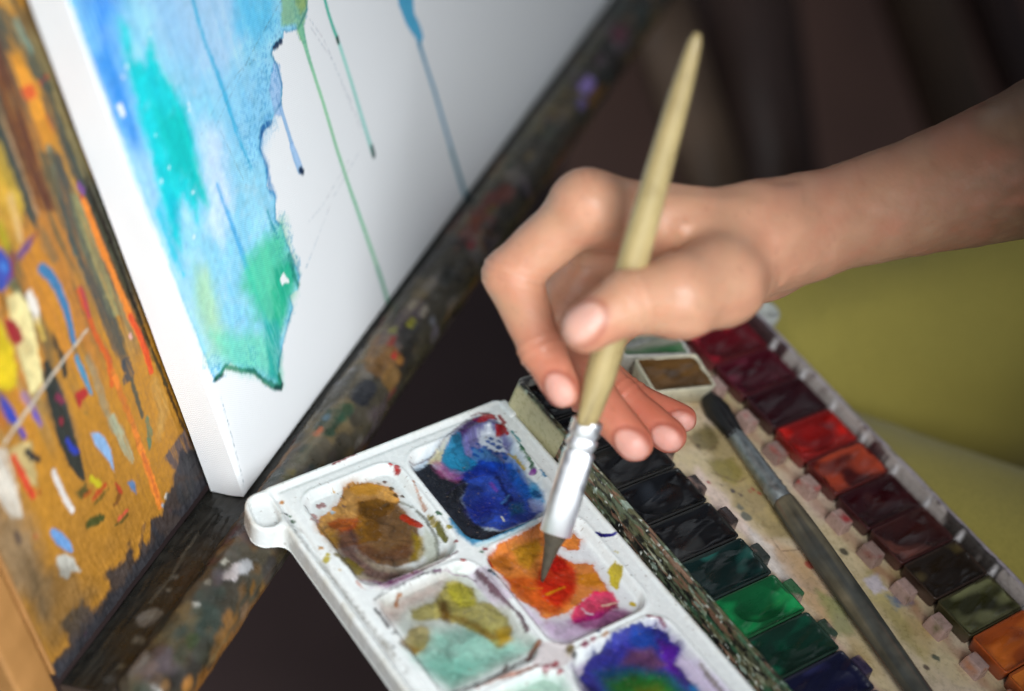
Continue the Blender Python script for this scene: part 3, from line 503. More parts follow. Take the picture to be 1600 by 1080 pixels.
  ('L','#d8a030',0.85,0.5,0.9,'',[(-92.4,23.3,0.79),(-92.1,22.5,0.79)]),
  ('L','#4d3546',0.85,0.5,0.9,'',[(-73.6,2.7,1.23),(-73.3,1.9,1.23)]),
  ('L','#e8b0a8',0.85,0.5,0.9,'',[(-7.0,72.8,0.62),(-6.7,72.0,0.62)]),
  ('L','#c06a3a',0.85,0.5,0.9,'',[(-18.6,7.4,0.87),(-18.3,6.5,0.87)]),
 ],
 'tray': [
  ('P','#dfe4e2',0.5,2,0.8,'',[(8.1,13.4),(10.4,44.3),(52.5,43.9),(53.4,10.2)]),
  ('P','#cf9a26',0.92,0.35,0.8,'em',[(17.5,13.0),(15.7,18.8),(13.7,22.9),(9.8,26.1),(9.7,30.2),(11.4,36.1),(15.4,40.0),(20.1,41.5),(23.6,40.1),(26.0,35.4),(26.3,29.8),(34.5,27.4),(33.0,18.6),(31.5,9.9),(26.0,8.2),(20.4,9.5)]),
  ('P','#cf9a2a',0.6,1,0.8,'',[(9.5,27.3),(11.2,35.0),(14.9,39.1),(16.9,35.4),(14.7,29.2)]),
  ('P','#94743c',0.7,2,0.8,'m',[(24.8,8.9),(24.3,14.0),(35.3,17.2),(46.0,22.9),(51.1,29.6),(49.0,43.1),(53.7,40.2),(54.7,24.9),(53.9,13.4),(47.0,10.4),(40.9,10.4),(33.8,8.5)]),
  ('P','#8a6418',0.92,0.8,0.8,'em',[(16.5,28.2),(18.4,34.5),(23.1,39.2),(30.0,40.0),(36.3,39.9),(42.8,37.1),(48.3,31.3),(47.7,24.3),(42.9,20.0),(35.3,17.2),(26.7,18.6),(23.3,24.2)]),
  ('P','#7c5c58',0.85,1.5,0.8,'m',[(25.5,15.2),(25.1,20.3),(30.8,20.4),(37.2,16.1),(45.3,18.6),(52.4,26.3),(53.9,20.6),(47.7,14.7),(38.6,11.7),(32.4,11.7)]),
  ('P','#5c3a2a',0.75,1.8,0.8,'m',[(32.5,17.7),(34.4,22.6),(39.2,24.6),(39.6,34.1),(46.5,32.4),(45.4,25.7),(41.5,18.4),(37.7,15.8)]),
  ('P','#68491a',0.6,2,0.8,'m',[(18.7,30.6),(23.9,38.7),(34.1,38.7),(41.1,36.9),(41.2,28.3),(36.6,22.5),(26.8,24.7)]),
  ('P','#b05f1e',0.8,0.8,0.8,'e',[(20.6,14.1),(20.4,18.6),(22.9,24.5),(26.1,22.1),(26.2,16.5),(22.6,13.7)]),
  ('L','#c4572c',0.95,0.3,0.5,'',[(29.9,38.0,1.27),(33.2,39.3,1.27),(35.9,40.9,1.06)]),
  ('P','#a68f26',0.8,1,0.8,'',[(36.5,37.2),(40.6,39.0),(45.9,37.2),(48.8,32.2),(47.8,29.1),(44.1,33.8)]),
  ('P','#8a7a1c',0.85,0.35,0.8,'m',[(35.4,8.1),(36.7,12.8),(43.3,14.9),(45.1,12.7),(43.2,9.1)]),
  ('L','#6d6e5e',0.7,0.5,1,'',[(23.6,40.1,0.53),(28.4,43.0,0.53),(35.2,43.8,0.53),(42.6,42.7,0.53),(49.4,39.2,0.52),(52.9,35.8,0.42)]),
  ('P','#cdd0bc',0.6,1,0.8,'',[(37.3,41.7),(43.7,42.0),(52.1,37.3),(52.8,32.9),(45.6,36.6)]),
  ('P','#b884b0',0.7,1,0.8,'m',[(46.5,10.7),(49.8,15.9),(53.4,19.7),(53.8,27.9),(55.5,29.3),(56.3,16.8),(52.5,10.8)]),
  ('L','#8a4a86',0.8,0.3,0.5,'',[(51.5,16.1,0.82),(54.1,18.1,0.61)]),
  ('P','#f0f2f0',0.8,0.8,0.8,'',[(47.6,8.9),(47.5,12.5),(51.2,15.6),(53.9,13.4),(52.5,9.6)]),
  ('L','#8c6c1f',0.8,0.3,0.5,'',[(51.9,26.6,0.83),(53.8,26.2,0.62)]),
  ('L','#5c2f3a',0.75,0.3,0.4,'',[(54.4,15.5,0.33),(54.7,24.9,0.33),(54.5,37.2,0.33),(53.3,44.2,0.33)]),
  ('L','#c86a3a',0.7,0.3,0.5,'',[(48.4,8.7,0.24),(51.5,9.0,0.24),(52.9,9.8,0.2)]),
  ('L','#3a2a36',0.8,0.3,0.5,'',[(39.7,11.1,0.41),(46.6,9.7,0.41)]),
  ('L','#a88482',0.9,0.3,1,'',[(12.5,15.1,1.06),(12.9,15.2,1.06)]),
  ('L','#a88482',0.9,0.3,1,'',[(12.9,16.6,0.85),(13.3,16.7,0.85)]),
  ('L','#b79490',0.9,0.3,1,'',[(16.0,11.4,1.05),(16.4,11.6,1.05)]),
  ('L','#b79490',0.9,0.3,1,'',[(18.6,11.5,0.84),(18.9,11.6,0.84)]),
  ('L','#c0a4a0',0.9,0.3,1,'',[(19.2,9.2,0.63),(19.6,9.3,0.63)]),
  ('L','#d99a3c',0.9,0.3,1,'',[(7.2,4.3,0.74),(7.6,4.5,0.74)]),
  ('L','#2f6a3c',0.9,0.3,1,'',[(13.6,3.9,0.63),(14.0,4.0,0.63)]),
  ('L','#1f5a34',0.9,0.3,1,'',[(15.9,3.4,0.84),(16.3,3.5,0.84)]),
  ('L','#203028',0.9,0.3,1,'',[(12.2,3.0,0.32),(12.6,3.2,0.32)]),
  ('L','#203028',0.9,0.3,1,'',[(20.5,2.0,0.42),(20.9,2.2,0.42)]),
  ('L','#c8834a',0.9,0.3,1,'',[(25.8,2.1,0.41),(26.2,2.3,0.41)]),
  ('L','#d5c53a',0.9,0.3,1,'',[(35.6,4.9,1.03),(36.0,5.1,1.03)]),
  ('L','#d5c53a',0.9,0.3,1,'',[(34.5,6.3,0.62),(34.8,6.4,0.62)]),
  ('L','#cf9a4a',0.9,0.3,1,'',[(30.8,5.7,0.62),(31.2,5.9,0.62)]),
  ('L','#b8202c',0.9,0.3,1,'',[(11.7,45.6,0.87),(12.1,45.7,0.87)]),
  ('L','#c8242c',0.9,0.3,1,'',[(13.0,45.5,0.87),(13.4,45.7,0.87)]),
  ('L','#c8242c',0.9,0.3,1,'',[(9.8,44.6,0.43),(10.3,44.8,0.43)]),
  ('L','#6a4a3a',0.9,0.3,1,'',[(13.3,40.3,0.54),(13.7,40.5,0.54)]),
  ('L','#5c4a2c',0.9,0.3,1,'',[(17.1,40.8,0.65),(17.5,40.9,0.65)]),
  ('L','#4a3a2a',0.9,0.3,1,'',[(20.6,40.5,0.64),(21.0,40.6,0.64)]),
  ('L','#5c4a3a',0.9,0.3,1,'',[(21.9,42.4,0.54),(22.3,42.5,0.54)]),
  ('L','#6a5a3a',0.9,0.3,1,'',[(13.1,38.1,0.43),(13.5,38.3,0.43)]),
  ('L','#d8a85a',0.9,0.3,1,'',[(9.5,22.4,0.43),(9.9,22.5,0.43)]),
  ('L','#806a60',0.9,0.3,1,'',[(10.0,28.3,0.43),(10.4,28.4,0.43)]),
  ('L','#2c6a3c',0.9,0.3,1,'',[(35.2,45.0,0.64),(35.6,45.2,0.64)]),
  ('L','#2c6a3c',0.9,0.3,1,'',[(36.1,47.3,0.53),(36.5,47.4,0.53)]),
  ('L','#c8b828',0.9,0.3,1,'',[(42.9,47.5,0.74),(43.3,47.6,0.74)]),
  ('L','#b04a3a',0.9,0.3,1,'',[(49.3,46.0,0.42),(49.7,46.1,0.42)]),
  ('L','#d8b23c',0.9,0.3,1,'',[(41.8,6.4,0.41),(42.2,6.5,0.41)]),
  ('L','#806a60',0.9,0.3,1,'',[(16.1,22.6,0.32),(16.5,22.7,0.32)]),
  ('L','#888888',0.9,0.3,1,'',[(12.9,10.3,0.32),(13.3,10.4,0.32)]),
  ('L','#b8c8d0',0.9,0.3,1,'',[(17.0,18.1,0.42),(17.4,18.3,0.42)]),
  ('L','#b8384c',0.9,0.3,1,'',[(57.0,43.6,0.62),(57.4,43.7,0.62)]),
  ('L','#888888',0.9,0.3,1,'',[(72.0,8.1,0.4),(72.4,8.2,0.4)]),
  ('L','#888888',0.9,0.3,1,'',[(76.5,5.8,0.4),(76.8,6.0,0.4)]),
  ('L','#7d7a24',0.95,0.3,0.5,'',[(39.2,45.3,0.85),(42.4,44.8,1.05),(45.5,44.6,0.84)]),
  ('L','#c87f3a',0.7,0.3,0.6,'',[(20.0,47.6,0.34),(26.6,45.8,0.34),(31.9,45.3,0.34)]),
  ('L','#b5a23a',0.8,0.3,1,'',[(34.2,44.9,0.53),(38.1,45.0,0.64)]),
  ('P','#7fa6c8',0.55,2,0.8,'m',[(11.6,55.1),(7.1,69.5),(5.9,86.3),(17.3,89.5),(47.4,82.6),(52.2,79.3),(52.0,50.0),(13.1,51.6)]),
  ('P','#e9ddb0',0.8,1,0.8,'m',[(13.1,57.4),(8.7,65.9),(8.3,71.9),(13.1,67.9),(15.3,61.7)]),
  ('P','#6c58a8',0.75,1.5,0.8,'m',[(5.5,74.5),(3.8,83.6),(8.2,88.8),(19.9,87.8),(26.5,80.7),(26.5,67.7),(21.2,60.7),(16.4,61.1),(9.7,67.9)]),
  ('P','#2a8fb0',0.92,0.35,0.8,'em',[(11.4,64.7),(7.6,70.5),(8.0,74.7),(15.1,71.8),(23.5,74.8),(23.5,69.6),(18.4,63.7),(14.8,62.1)]),
  ('P','#1f86b4',0.7,0.35,0.8,'em',[(13.8,75.8),(16.3,80.8),(25.3,81.6),(27.0,75.1),(20.4,70.2)]),
  ('P','#1a62c4',0.95,0.8,0.8,'em',[(19.6,75.2),(26.3,83.5),(32.8,83.2),(41.0,82.9),(49.8,80.9),(51.4,74.6),(50.9,64.6),(43.6,56.7),(32.1,59.4),(26.7,64.9),(22.4,59.9),(21.9,70.6)]),
  ('P','#e6edf2',0.85,0.7,1.5,'',[(9.9,80.4),(9.0,85.6),(15.8,86.5),(22.0,85.1),(18.1,81.0),(14.5,78.5)]),
  ('L','#2d64a8',0.9,0.3,1,'',[(13.4,81.9,0.67),(14.0,82.3,0.67)]),
  ('L','#2d64a8',0.9,0.3,1,'',[(15.3,82.8,0.89),(15.8,83.2,0.89)]),
  ('L','#2d64a8',0.9,0.3,1,'',[(17.8,83.8,0.89),(18.4,84.2,0.89)]),
  ('L','#2d64a8',0.9,0.3,1,'',[(19.5,81.6,0.66),(20.1,82.1,0.66)]),
  ('L','#2d64a8',0.9,0.3,1,'',[(17.4,80.3,0.66),(18.0,80.8,0.66)]),
  ('L','#2d64a8',0.9,0.3,1,'',[(15.1,79.7,0.55),(15.6,80.2,0.55)]),
  ('L','#2d64a8',0.9,0.3,1,'',[(20.8,83.5,0.66),(21.3,83.9,0.66)]),
  ('L','#2d64a8',0.9,0.3,1,'',[(16.0,77.5,0.55),(16.6,78.0,0.55)]),
  ('L','#2d64a8',0.9,0.3,1,'',[(16.7,75.0,0.66),(17.3,75.4,0.66)]),
  ('L','#2d64a8',0.9,0.3,1,'',[(13.5,75.4,0.55),(14.1,75.9,0.55)]),
  ('L','#2d64a8',0.9,0.3,1,'',[(13.0,78.4,0.44),(13.6,78.9,0.44)]),
  ('L','#2d64a8',0.9,0.3,1,'',[(23.0,83.1,0.66),(23.5,83.5,0.66)]),
  ('L','#2d64a8',0.9,0.3,1,'',[(13.0,83.8,0.45),(13.6,84.2,0.45)]),
  ('L','#2d64a8',0.9,0.3,1,'',[(15.2,85.3,0.44),(15.7,85.7,0.44)]),
  ('P','#c4202c',0.95,0.35,0.8,'',[(10.6,87.2),(12.2,89.7),(17.0,88.9),(17.3,88.2),(14.8,87.4),(12.8,86.1)]),
  ('P','#c42038',0.9,0.35,1,'',[(4.7,81.1),(3.8,86.3),(6.0,89.4),(8.8,89.2),(7.2,86.8),(7.3,82.1)]),
  ('L','#c42038',0.85,0.3,0.5,'',[(7.4,90.7,0.67),(10.9,90.5,0.67),(12.0,88.7,0.67)]),
  ('L','#7c1a2c',0.8,0.3,0.8,'',[(2.9,81.8,0.45),(3.0,85.4,0.45),(4.5,87.7,0.45)]),
  ('P','#4a2a5c',0.85,0.8,1,'',[(6.5,73.8),(4.1,80.7),(4.3,84.6),(7.8,81.0),(9.3,73.9)]),
  ('P','#1e7fd0',0.7,1.8,0.8,'m',[(21.4,84.1),(27.8,86.5),(36.3,83.5),(42.6,85.9),(48.6,81.7),(42.0,78.4),(31.3,80.2)]),
  ('P','#55b8e8',0.8,1,0.8,'m',[(35.4,84.9),(39.6,86.6),(46.4,83.8),(46.4,80.6),(42.0,81.5)]),
  ('P','#b8bfe0',0.75,1,1.4,'',[(43.3,79.6),(44.8,83.8),(50.0,81.3),(48.3,78.0)]),
  ('L','#27306c',0.7,0.6,0.5,'',[(41.8,83.2,1.3),(43.3,83.5,1.08)]),
  ('P','#1b1a24',0.97,0.8,1,'m',[(12.9,50.4),(13.9,53.7),(13.5,58.2),(17.6,60.3),(21.9,60.2),(24.4,65.1),(27.2,65.9),(32.1,59.4),(40.7,57.2),(47.5,59.2),(52.4,66.2),(52.2,78.0),(54.7,64.6),(52.3,52.3),(49.0,50.1),(37.2,50.6),(21.4,50.3)]),
  ('P','#c07aa0',0.6,1.2,0.8,'m',[(12.5,58.9),(14.3,62.4),(19.1,63.2),(22.9,66.0),(24.4,62.5),(20.2,58.7)]),
  ('P','#1c1c50',0.6,2,0.8,'m',[(27.9,64.1),(29.7,70.7),(42.3,66.5),(46.7,59.7),(40.7,57.2),(33.3,58.6)]),
  ('L','#0f2c78',0.6,2.5,2,'',[(39.3,60.7,3.0),(38.6,68.8,3.45),(44.8,71.3,3.0)]),
  ('L','#0f2f74',0.65,1,1,'',[(23.4,68.3,1.75),(23.5,73.5,1.97),(27.0,76.5,1.31)]),
  ('L','#1a2458',0.75,0.6,1,'',[(29.3,76.3,0.66),(35.2,75.0,0.87),(39.9,74.5,0.86),(40.9,71.3,0.65)]),
  ('L','#6b8fc0',0.7,0.4,0.5,'',[(39.7,71.0,0.43),(39.1,72.9,0.43),(37.7,75.2,0.35)]),
  ('L','#8a62b0',0.7,0.6,0.5,'',[(30.7,72.7,0.65),(34.0,72.6,0.65)]),
  ('L','#4a4560',0.7,0.3,0.5,'',[(27.9,56.4,0.22),(25.9,61.5,0.22),(25.2,68.5,0.22),(26.0,73.2,0.22)]),
  ('P','#2f7a8c',0.6,1.5,0.8,'',[(41.2,73.7),(43.2,77.5),(46.8,75.1),(46.0,70.5)]),
  ('L','#1f9cc4',0.9,0.9,0.8,'',[(40.6,49.7,0.85),(47.7,49.5,1.26),(52.3,51.0,1.26),(53.6,57.7,1.05),(53.5,70.6,0.85),(52.4,77.8,0.64)]),
  ('L','#bfe4ee',0.7,1,0.5,'',[(54.2,51.1,0.52),(55.2,61.8,0.53),(54.8,74.9,0.53)]),
  ('L','#e8e4d0',0.9,0.3,0.5,'',[(45.0,67.3,0.32),(47.0,66.9,0.32)]),
  ('L','#2aa8b0',0.85,0.3,0.9,'',[(16.0,90.4,0.45),(21.1,90.2,0.4)]),
  ('L','#2f9a9a',0.85,0.3,0.9,'',[(20.7,89.4,0.44),(24.8,89.3,0.4)]),
  ('L','#3a7a3c',0.85,0.3,0.9,'',[(24.0,89.1,0.44),(29.9,88.6,0.4)]),
  ('L','#1f6a34',0.85,0.3,0.9,'',[(27.6,88.0,0.44),(31.8,88.4,0.4)]),
  ('L','#2c6a4a',0.85,0.3,0.9,'',[(31.9,87.8,0.44),(35.2,87.7,0.39)]),
  ('L','#2c90b8',0.85,0.3,0.9,'',[(35.9,89.1,0.44),(39.1,88.8,0.39)]),
  ('L','#c8b84a',0.85,0.3,0.9,'',[(22.1,85.3,0.44),(27.5,85.9,0.4)]),
  ('L','#c8b04a',0.85,0.3,0.9,'',[(24.6,86.3,0.44),(30.6,86.0,0.4)]),
  ('L','#a03cb0',0.85,0.3,0.5,'',[(33.8,87.0,0.88),(34.7,87.5,0.66)]),
  ('L','#5c3040',0.5,0.3,0.5,'',[(11.8,51.1,0.33),(11.5,59.5,0.33),(7.1,69.5,0.33),(3.8,79.5,0.34)]),
  ('P','#c9cfc4',0.7,2,0.8,'m',[(57.8,11.2),(57.7,43.1),(97.2,46.7),(98.2,14.1)]),
  ('P','#c4a9a0',0.6,3,0.8,'m',[(59.5,10.6),(59.0,24.7),(58.3,37.3),(64.0,31.3),(63.7,19.5),(68.5,9.5),(64.1,9.3)]),
  ('P','#9fcabb',0.85,4,0.8,'m',[(79.9,9.6),(75.2,21.9),(78.8,34.0),(89.9,41.3),(96.8,46.0),(97.4,14.6),(87.1,9.9)]),
  ('P','#78b5a4',0.5,4,2,'m',[(84.0,9.4),(84.6,20.8),(92.4,30.0),(96.2,24.0),(96.3,15.7)]),
  ('P','#b5a757',0.8,0.9,0.8,'em',[(64.5,19.4),(65.3,28.0),(60.5,35.9),(61.5,38.9),(66.7,41.8),(71.9,40.4),(75.2,43.7),(82.0,45.3),(86.9,43.8),(89.9,41.3),(90.5,36.0),(85.0,34.8),(76.9,30.4),(71.8,26.4),(69.5,19.5),(67.5,18.4)]),
  ('P','#c3bb62',0.7,0.9,0.8,'em',[(61.7,35.2),(62.5,39.6),(68.0,41.4),(72.7,39.1),(71.4,33.9),(66.6,33.3)]),
  ('P','#6f4a12',0.85,1.2,0.8,'m',[(65.8,29.0),(66.8,31.9),(71.0,30.5),(74.8,28.1),(71.8,26.4)]),
  ('L','#8a6a1c',0.75,1.2,1,'',[(71.7,28.9,1.01),(75.8,32.3,1.01),(80.8,35.1,1.01),(86.0,36.6,1.21),(87.9,40.2,1.21)]),
  ('P','#b89848',0.7,1,0.8,'',[(84.3,38.9),(85.7,44.1),(90.6,41.3),(91.0,36.9)]),
  ('P','#b8a348',0.75,0.7,0.8,'em',[(75.6,9.4),(71.3,14.8),(71.1,19.7),(73.3,21.2),(76.8,19.7),(80.2,15.3),(81.0,10.1),(78.1,8.8)]),
  ('P','#96701c',0.7,1,0.8,'',[(75.4,9.1),(76.7,11.5),(79.7,14.4),(81.0,10.1),(78.5,8.6)]),
  ('P','#d8c8d8',0.7,1.2,0.8,'m',[(61.7,43.8),(63.0,49.1),(77.0,49.9),(79.3,45.9),(73.6,43.5),(66.0,43.4)]),
  ('L','#b87a2c',0.8,0.3,0.5,'',[(61.2,16.0,0.61),(58.6,18.3,0.51),(58.4,19.6,0.41)]),
  ('L','#2f2530',0.85,0.3,0.6,'',[(61.1,8.2,0.5),(66.4,8.4,0.5),(69.7,8.0,0.4)]),
  ('L','#30302c',0.85,0.6,0.5,'',[(72.1,9.4,0.8),(71.6,10.4,0.6)]),
  ('L','#3c2430',0.75,0.3,0.6,'',[(57.9,9.9,0.24),(56.8,16.5,0.29),(56.5,23.8,0.33),(56.2,28.9,0.37),(57.1,35.1,0.52)]),
  ('L','#6a3448',0.8,0.3,0.8,'',[(62.7,45.6,0.62),(69.6,46.1,0.72),(78.2,46.6,0.72),(86.1,47.5,0.61),(91.3,46.5,0.5)]),
  ('L','#403038',0.7,0.3,0.7,'',[(76.4,8.2,0.3),(87.1,9.9,0.35),(96.9,10.7,0.39)]),
  ('L','#3a3430',0.75,0.3,0.6,'',[(98.8,13.7,0.35),(99.6,25.3,0.35),(99.3,35.0,0.4),(98.1,46.8,0.4)]),
  ('L','#5a4038',0.7,0.3,1,'',[(99.4,32.6,0.79),(97.8,34.8,0.6)]),
  ('L','#9c6a90',0.6,0.3,0.5,'',[(56.5,32.3,0.21),(57.8,37.6,0.21),(61.6,42.6,0.21),(64.9,44.2,0.21)]),
  ('P','#e2e0e4',0.5,1.5,0.8,'',[(57.5,52.2),(56.9,85.2),(100.8,85.9),(101.6,54.9)]),
  ('P','#c9a8cc',0.65,3,0.8,'m',[(67.7,52.3),(78.0,51.7),(88.4,54.6),(92.2,64.5),(98.0,80.7),(100.3,74.0),(100.8,56.0),(95.8,52.1),(86.4,51.0),(74.8,51.3)]),
  ('P','#e8941e',0.95,0.4,1.2,'em',[(59.4,52.2),(56.9,58.1),(56.3,68.8),(55.8,76.9),(59.5,80.8),(59.3,83.6),(66.5,85.1),(69.4,81.7),(67.5,79.2),(63.6,76.7),(65.1,73.6),(73.0,77.9),(77.0,82.9),(80.4,81.8),(86.3,81.5),(88.7,80.2),(86.5,76.1),(88.4,68.4),(89.2,61.6),(88.5,55.8),(82.6,54.8),(78.5,52.6),(73.4,51.5),(69.8,53.4),(65.0,52.8),(62.4,52.0)]),
  ('P','#b5761a',0.7,1,0.8,'m',[(59.6,52.6),(59.8,57.5),(63.2,61.1),(65.8,57.3),(63.8,53.6)]),
  ('P','#c9a01c',0.7,1.5,0.8,'m',[(58.9,61.9),(59.5,71.8),(63.9,71.3),(68.8,62.9),(64.7,61.1)]),
  ('P','#e0701c',0.75,1.5,0.8,'m',[(68.2,53.2),(70.1,59.5),(75.1,66.2),(80.2,72.9),(86.3,67.3),(88.2,59.7),(84.2,55.0),(77.4,53.4)]),
  ('P','#d8421c',0.85,1.5,0.8,'m',[(70.3,65.7),(67.1,74.3),(73.0,76.7),(78.5,75.4),(83.5,70.6),(86.5,62.1),(80.8,59.8),(74.3,61.7)]),
  ('P','#cc2a34',0.8,1,0.8,'m',[(65.6,73.3),(70.2,76.0),(73.6,74.9),(73.9,69.6),(68.5,68.2)]),
  ('P','#c98a20',0.8,0.8,0.8,'',[(77.4,76.2),(80.4,81.8),(85.8,80.5),(83.3,75.8),(80.7,73.8)]),
  ('P','#e02a74',0.92,0.6,1,'m',[(88.4,68.4),(85.9,76.6),(89.5,81.7),(93.8,81.2),(95.7,79.3),(96.3,69.2),(94.4,63.0),(90.5,63.9)]),
  ('P','#b04a94',0.75,1.5,0.8,'m',[(93.2,66.3),(94.9,77.8),(99.6,82.1),(101.3,79.6),(101.4,70.6),(98.0,64.2),(92.3,61.9)]),
  ('L','#eedfe8',0.8,0.3,0.5,'',[(90.2,69.0,0.41),(92.7,69.2,0.41),(93.9,70.4,0.31)]),
  ('L','#f4dcc8',0.9,0.3,0.5,'',[(92.5,75.5,0.37),(93.1,77.8,0.41),(93.6,79.8,0.31)]),
  ('L','#8a2c5c',0.8,0.3,0.5,'',[(101.5,65.5,0.32),(101.3,73.2,0.33),(101.1,81.0,0.41)]),
  ('P','#ddc81e',0.95,0.35,0.7,'',[(81.0,85.8),(81.3,88.2),(84.5,89.0),(87.4,86.4),(89.7,83.2),(86.8,82.4)]),
  ('L','#d8c020',0.95,0.3,0.6,'',[(96.7,84.0,0.83),(97.3,84.4,0.83)]),
  ('L','#c98414',0.9,0.3,0.5,'',[(58.5,83.9,0.64),(60.4,81.5,0.85)]),
  ('L','#d8a03a',0.5,0.3,0.5,'',[(72.9,56.3,0.21),(75.5,58.4,0.21),(77.0,62.4,0.21)]),
  ('L','#e0b050',0.6,0.3,0.5,'',[(79.8,61.8,0.31),(79.9,65.5,0.31),(79.8,69.3,0.31)]),
  ('L','#3a6a3a',0.9,0.3,0.9,'',[(56.9,51.0,0.63),(57.4,51.3,0.63)]),
  ('L','#a82030',0.9,0.3,0.9,'',[(56.6,52.8,0.63),(57.0,53.0,0.63)]),
  ('L','#c02c34',0.9,0.3,0.9,'',[(61.1,51.9,0.63),(61.5,52.1,0.63)]),
  ('L','#303840',0.9,0.3,0.9,'',[(65.3,48.9,0.52),(65.7,49.1,0.52)]),
  ('L','#404858',0.9,0.3,0.9,'',[(68.5,49.8,0.52),(68.9,50.0,0.52)]),
  ('L','#6a8aa0',0.9,0.3,0.9,'',[(66.9,49.6,0.41),(67.3,49.8,0.41)]),
  ('L','#5a4a60',0.9,0.3,0.9,'',[(70.9,50.9,0.41),(71.4,51.1,0.41)]),
  ('L','#2c3a60',0.9,0.3,0.9,'',[(61.7,85.1,0.32),(62.1,85.3,0.32)]),
  ('L','#d8c860',0.9,0.3,0.9,'',[(77.9,90.6,0.42),(78.4,90.9,0.42)]),
  ('L','#24389c',0.98,0.3,0.5,'',[(68.3,89.7,0.53),(70.0,90.5,0.85),(71.3,93.6,0.64),(71.6,96.0,0.32)]),
  ('L','#7a4870',0.7,0.3,0.8,'',[(86.4,51.0,0.37),(93.7,51.0,0.4),(98.3,51.5,0.5)]),
  ('L','#a07aa8',0.6,0.3,0.9,'',[(70.5,51.7,0.41),(76.4,51.5,0.41),(83.1,51.3,0.41)]),
  ('L','#5c2a3a',0.8,0.3,0.8,'',[(100.5,52.8,0.6),(101.0,56.4,0.61),(101.1,60.8,0.4)]),
  ('P','#e0cfcf',0.6,0.35,1.5,'',[(96.1,47.4),(102.3,56.2),(108.0,53.5),(109.1,45.3),(103.3,39.6)]),
  ('L','#8a4a34',0.85,0.5,1.3,'',[(98.4,43.7,1.4),(98.0,44.6,0.98)]),
  ('L','#7a3a2a',0.85,0.5,1.3,'',[(99.4,41.8,1.0),(99.0,42.7,0.7)]),
  ('L','#a0603a',0.85,0.5,1.3,'',[(97.2,46.2,0.8),(96.8,47.1,0.56)]),
  ('L','#c04058',0.85,0.5,1.3,'',[(106.7,46.0,1.0),(106.4,47.0,0.7)]),
  ('L','#d06a7a',0.85,0.5,1.3,'',[(106.4,42.8,0.79),(106.1,43.8,0.56)]),
  ('L','#c04058',0.85,0.5,1.3,'',[(109.6,46.2,0.6),(109.3,47.1,0.42)]),
  ('L','#8f7a2c',0.85,0.5,1.3,'',[(103.9,53.8,1.2),(103.6,54.8,0.84)]),
  ('L','#3a3a30',0.85,0.5,1.3,'',[(106.3,53.6,1.2),(106.0,54.6,0.84)]),
  ('L','#e8d8b8',0.85,0.5,1.3,'',[(105.6,52.2,0.8),(105.2,53.2,0.56)]),
  ('L','#30286c',0.85,0.5,1.3,'',[(102.0,66.4,0.81),(101.7,67.4,0.57)]),
  ('L','#e8c0a0',0.85,0.5,1.3,'',[(104.6,66.8,0.61),(104.3,67.8,0.43)]),
  ('L','#b0486c',0.85,0.5,1.3,'',[(104.6,58.8,0.81),(104.3,59.8,0.56)]),
  ('L','#c04a6a',0.85,0.5,1.3,'',[(104.2,62.3,0.61),(103.9,63.3,0.42)]),
  ('L','#9c3a34',0.85,0.5,1.3,'',[(104.8,84.0,0.41),(104.5,85.0,0.29)]),
  ('L','#b86a3c',0.75,0.3,0.8,'',[(102.3,20.1,0.59),(102.1,27.3,0.79),(103.8,34.5,0.79),(104.2,41.4,0.6)]),
  ('L','#a8303c',0.8,0.3,0.6,'',[(105.0,83.8,0.41),(107.4,86.7,0.41),(110.5,87.0,0.41)]),
  ('P','#a9cbb8',0.8,2,0.8,'m',[(106.7,23.1),(106.8,42.1),(112.1,45.7),(122.5,44.5),(122.3,19.8)]),
  ('P','#d8a080',0.6,2,0.8,'',[(107.5,27.2),(111.3,36.6),(118.2,36.7),(114.5,25.0)]),
  ('P','#c0a8d0',0.6,1.5,0.8,'m',[(109.0,50.3),(107.9,86.4),(147.1,89.5),(146.8,49.9),(128.8,46.1)]),
  ('P','#2c3f9c',0.95,0.6,1.5,'em',[(112.5,51.5),(107.3,60.1),(105.5,70.2),(105.7,80.2),(107.8,85.2),(114.4,86.6),(119.0,87.0),(123.6,82.2),(137.4,81.8),(153.7,81.7),(146.8,49.9),(127.8,49.2)]),
  ('P','#4a6ab8',0.7,1.5,0.8,'m',[(106.0,77.5),(108.3,83.4),(115.5,83.2),(114.1,75.3),(109.0,74.0)]),
  ('P','#6a3c9c',0.8,1.5,0.8,'m',[(112.4,82.9),(118.6,87.3),(123.6,82.2),(135.5,80.8),(132.5,78.0),(123.1,78.8),(117.1,80.8)]),
  ('P','#7f5a6c',0.8,1.8,0.8,'m',[(111.7,72.0),(113.9,79.3),(122.1,79.5),(121.7,73.5),(116.7,69.6),(114.8,66.0)]),
  ('P','#1f5a78',0.85,2.5,0.8,'m',[(112.9,57.4),(113.8,64.2),(118.7,73.2),(126.6,80.0),(140.3,82.1),(147.0,69.4),(139.3,50.6)]),
  ('P','#3f7f34',0.9,3,0.8,'m',[(117.9,58.8),(118.7,68.1),(124.6,76.3),(133.5,77.2),(143.1,67.4),(139.3,55.5),(125.8,55.5)]),
  ('P','#8f8f20',0.7,2.5,0.8,'m',[(124.7,66.2),(126.6,72.3),(133.5,72.2),(135.5,63.2),(129.2,61.7)]),
  ('P','#1c2450',0.8,1.5,0.8,'',[(114.0,49.2),(116.9,54.5),(124.8,53.8),(131.6,46.5),(123.4,46.3)]),
  ('L','#2a80b0',0.8,1,1.2,'',[(133.0,81.4,1.2),(138.4,81.1,1.19),(146.1,82.6,1.18)]),
  ('L','#8c8070',0.8,0.3,0.6,'',[(128.0,87.8,0.3),(133.5,87.4,0.36),(140.0,87.5,0.4)]),
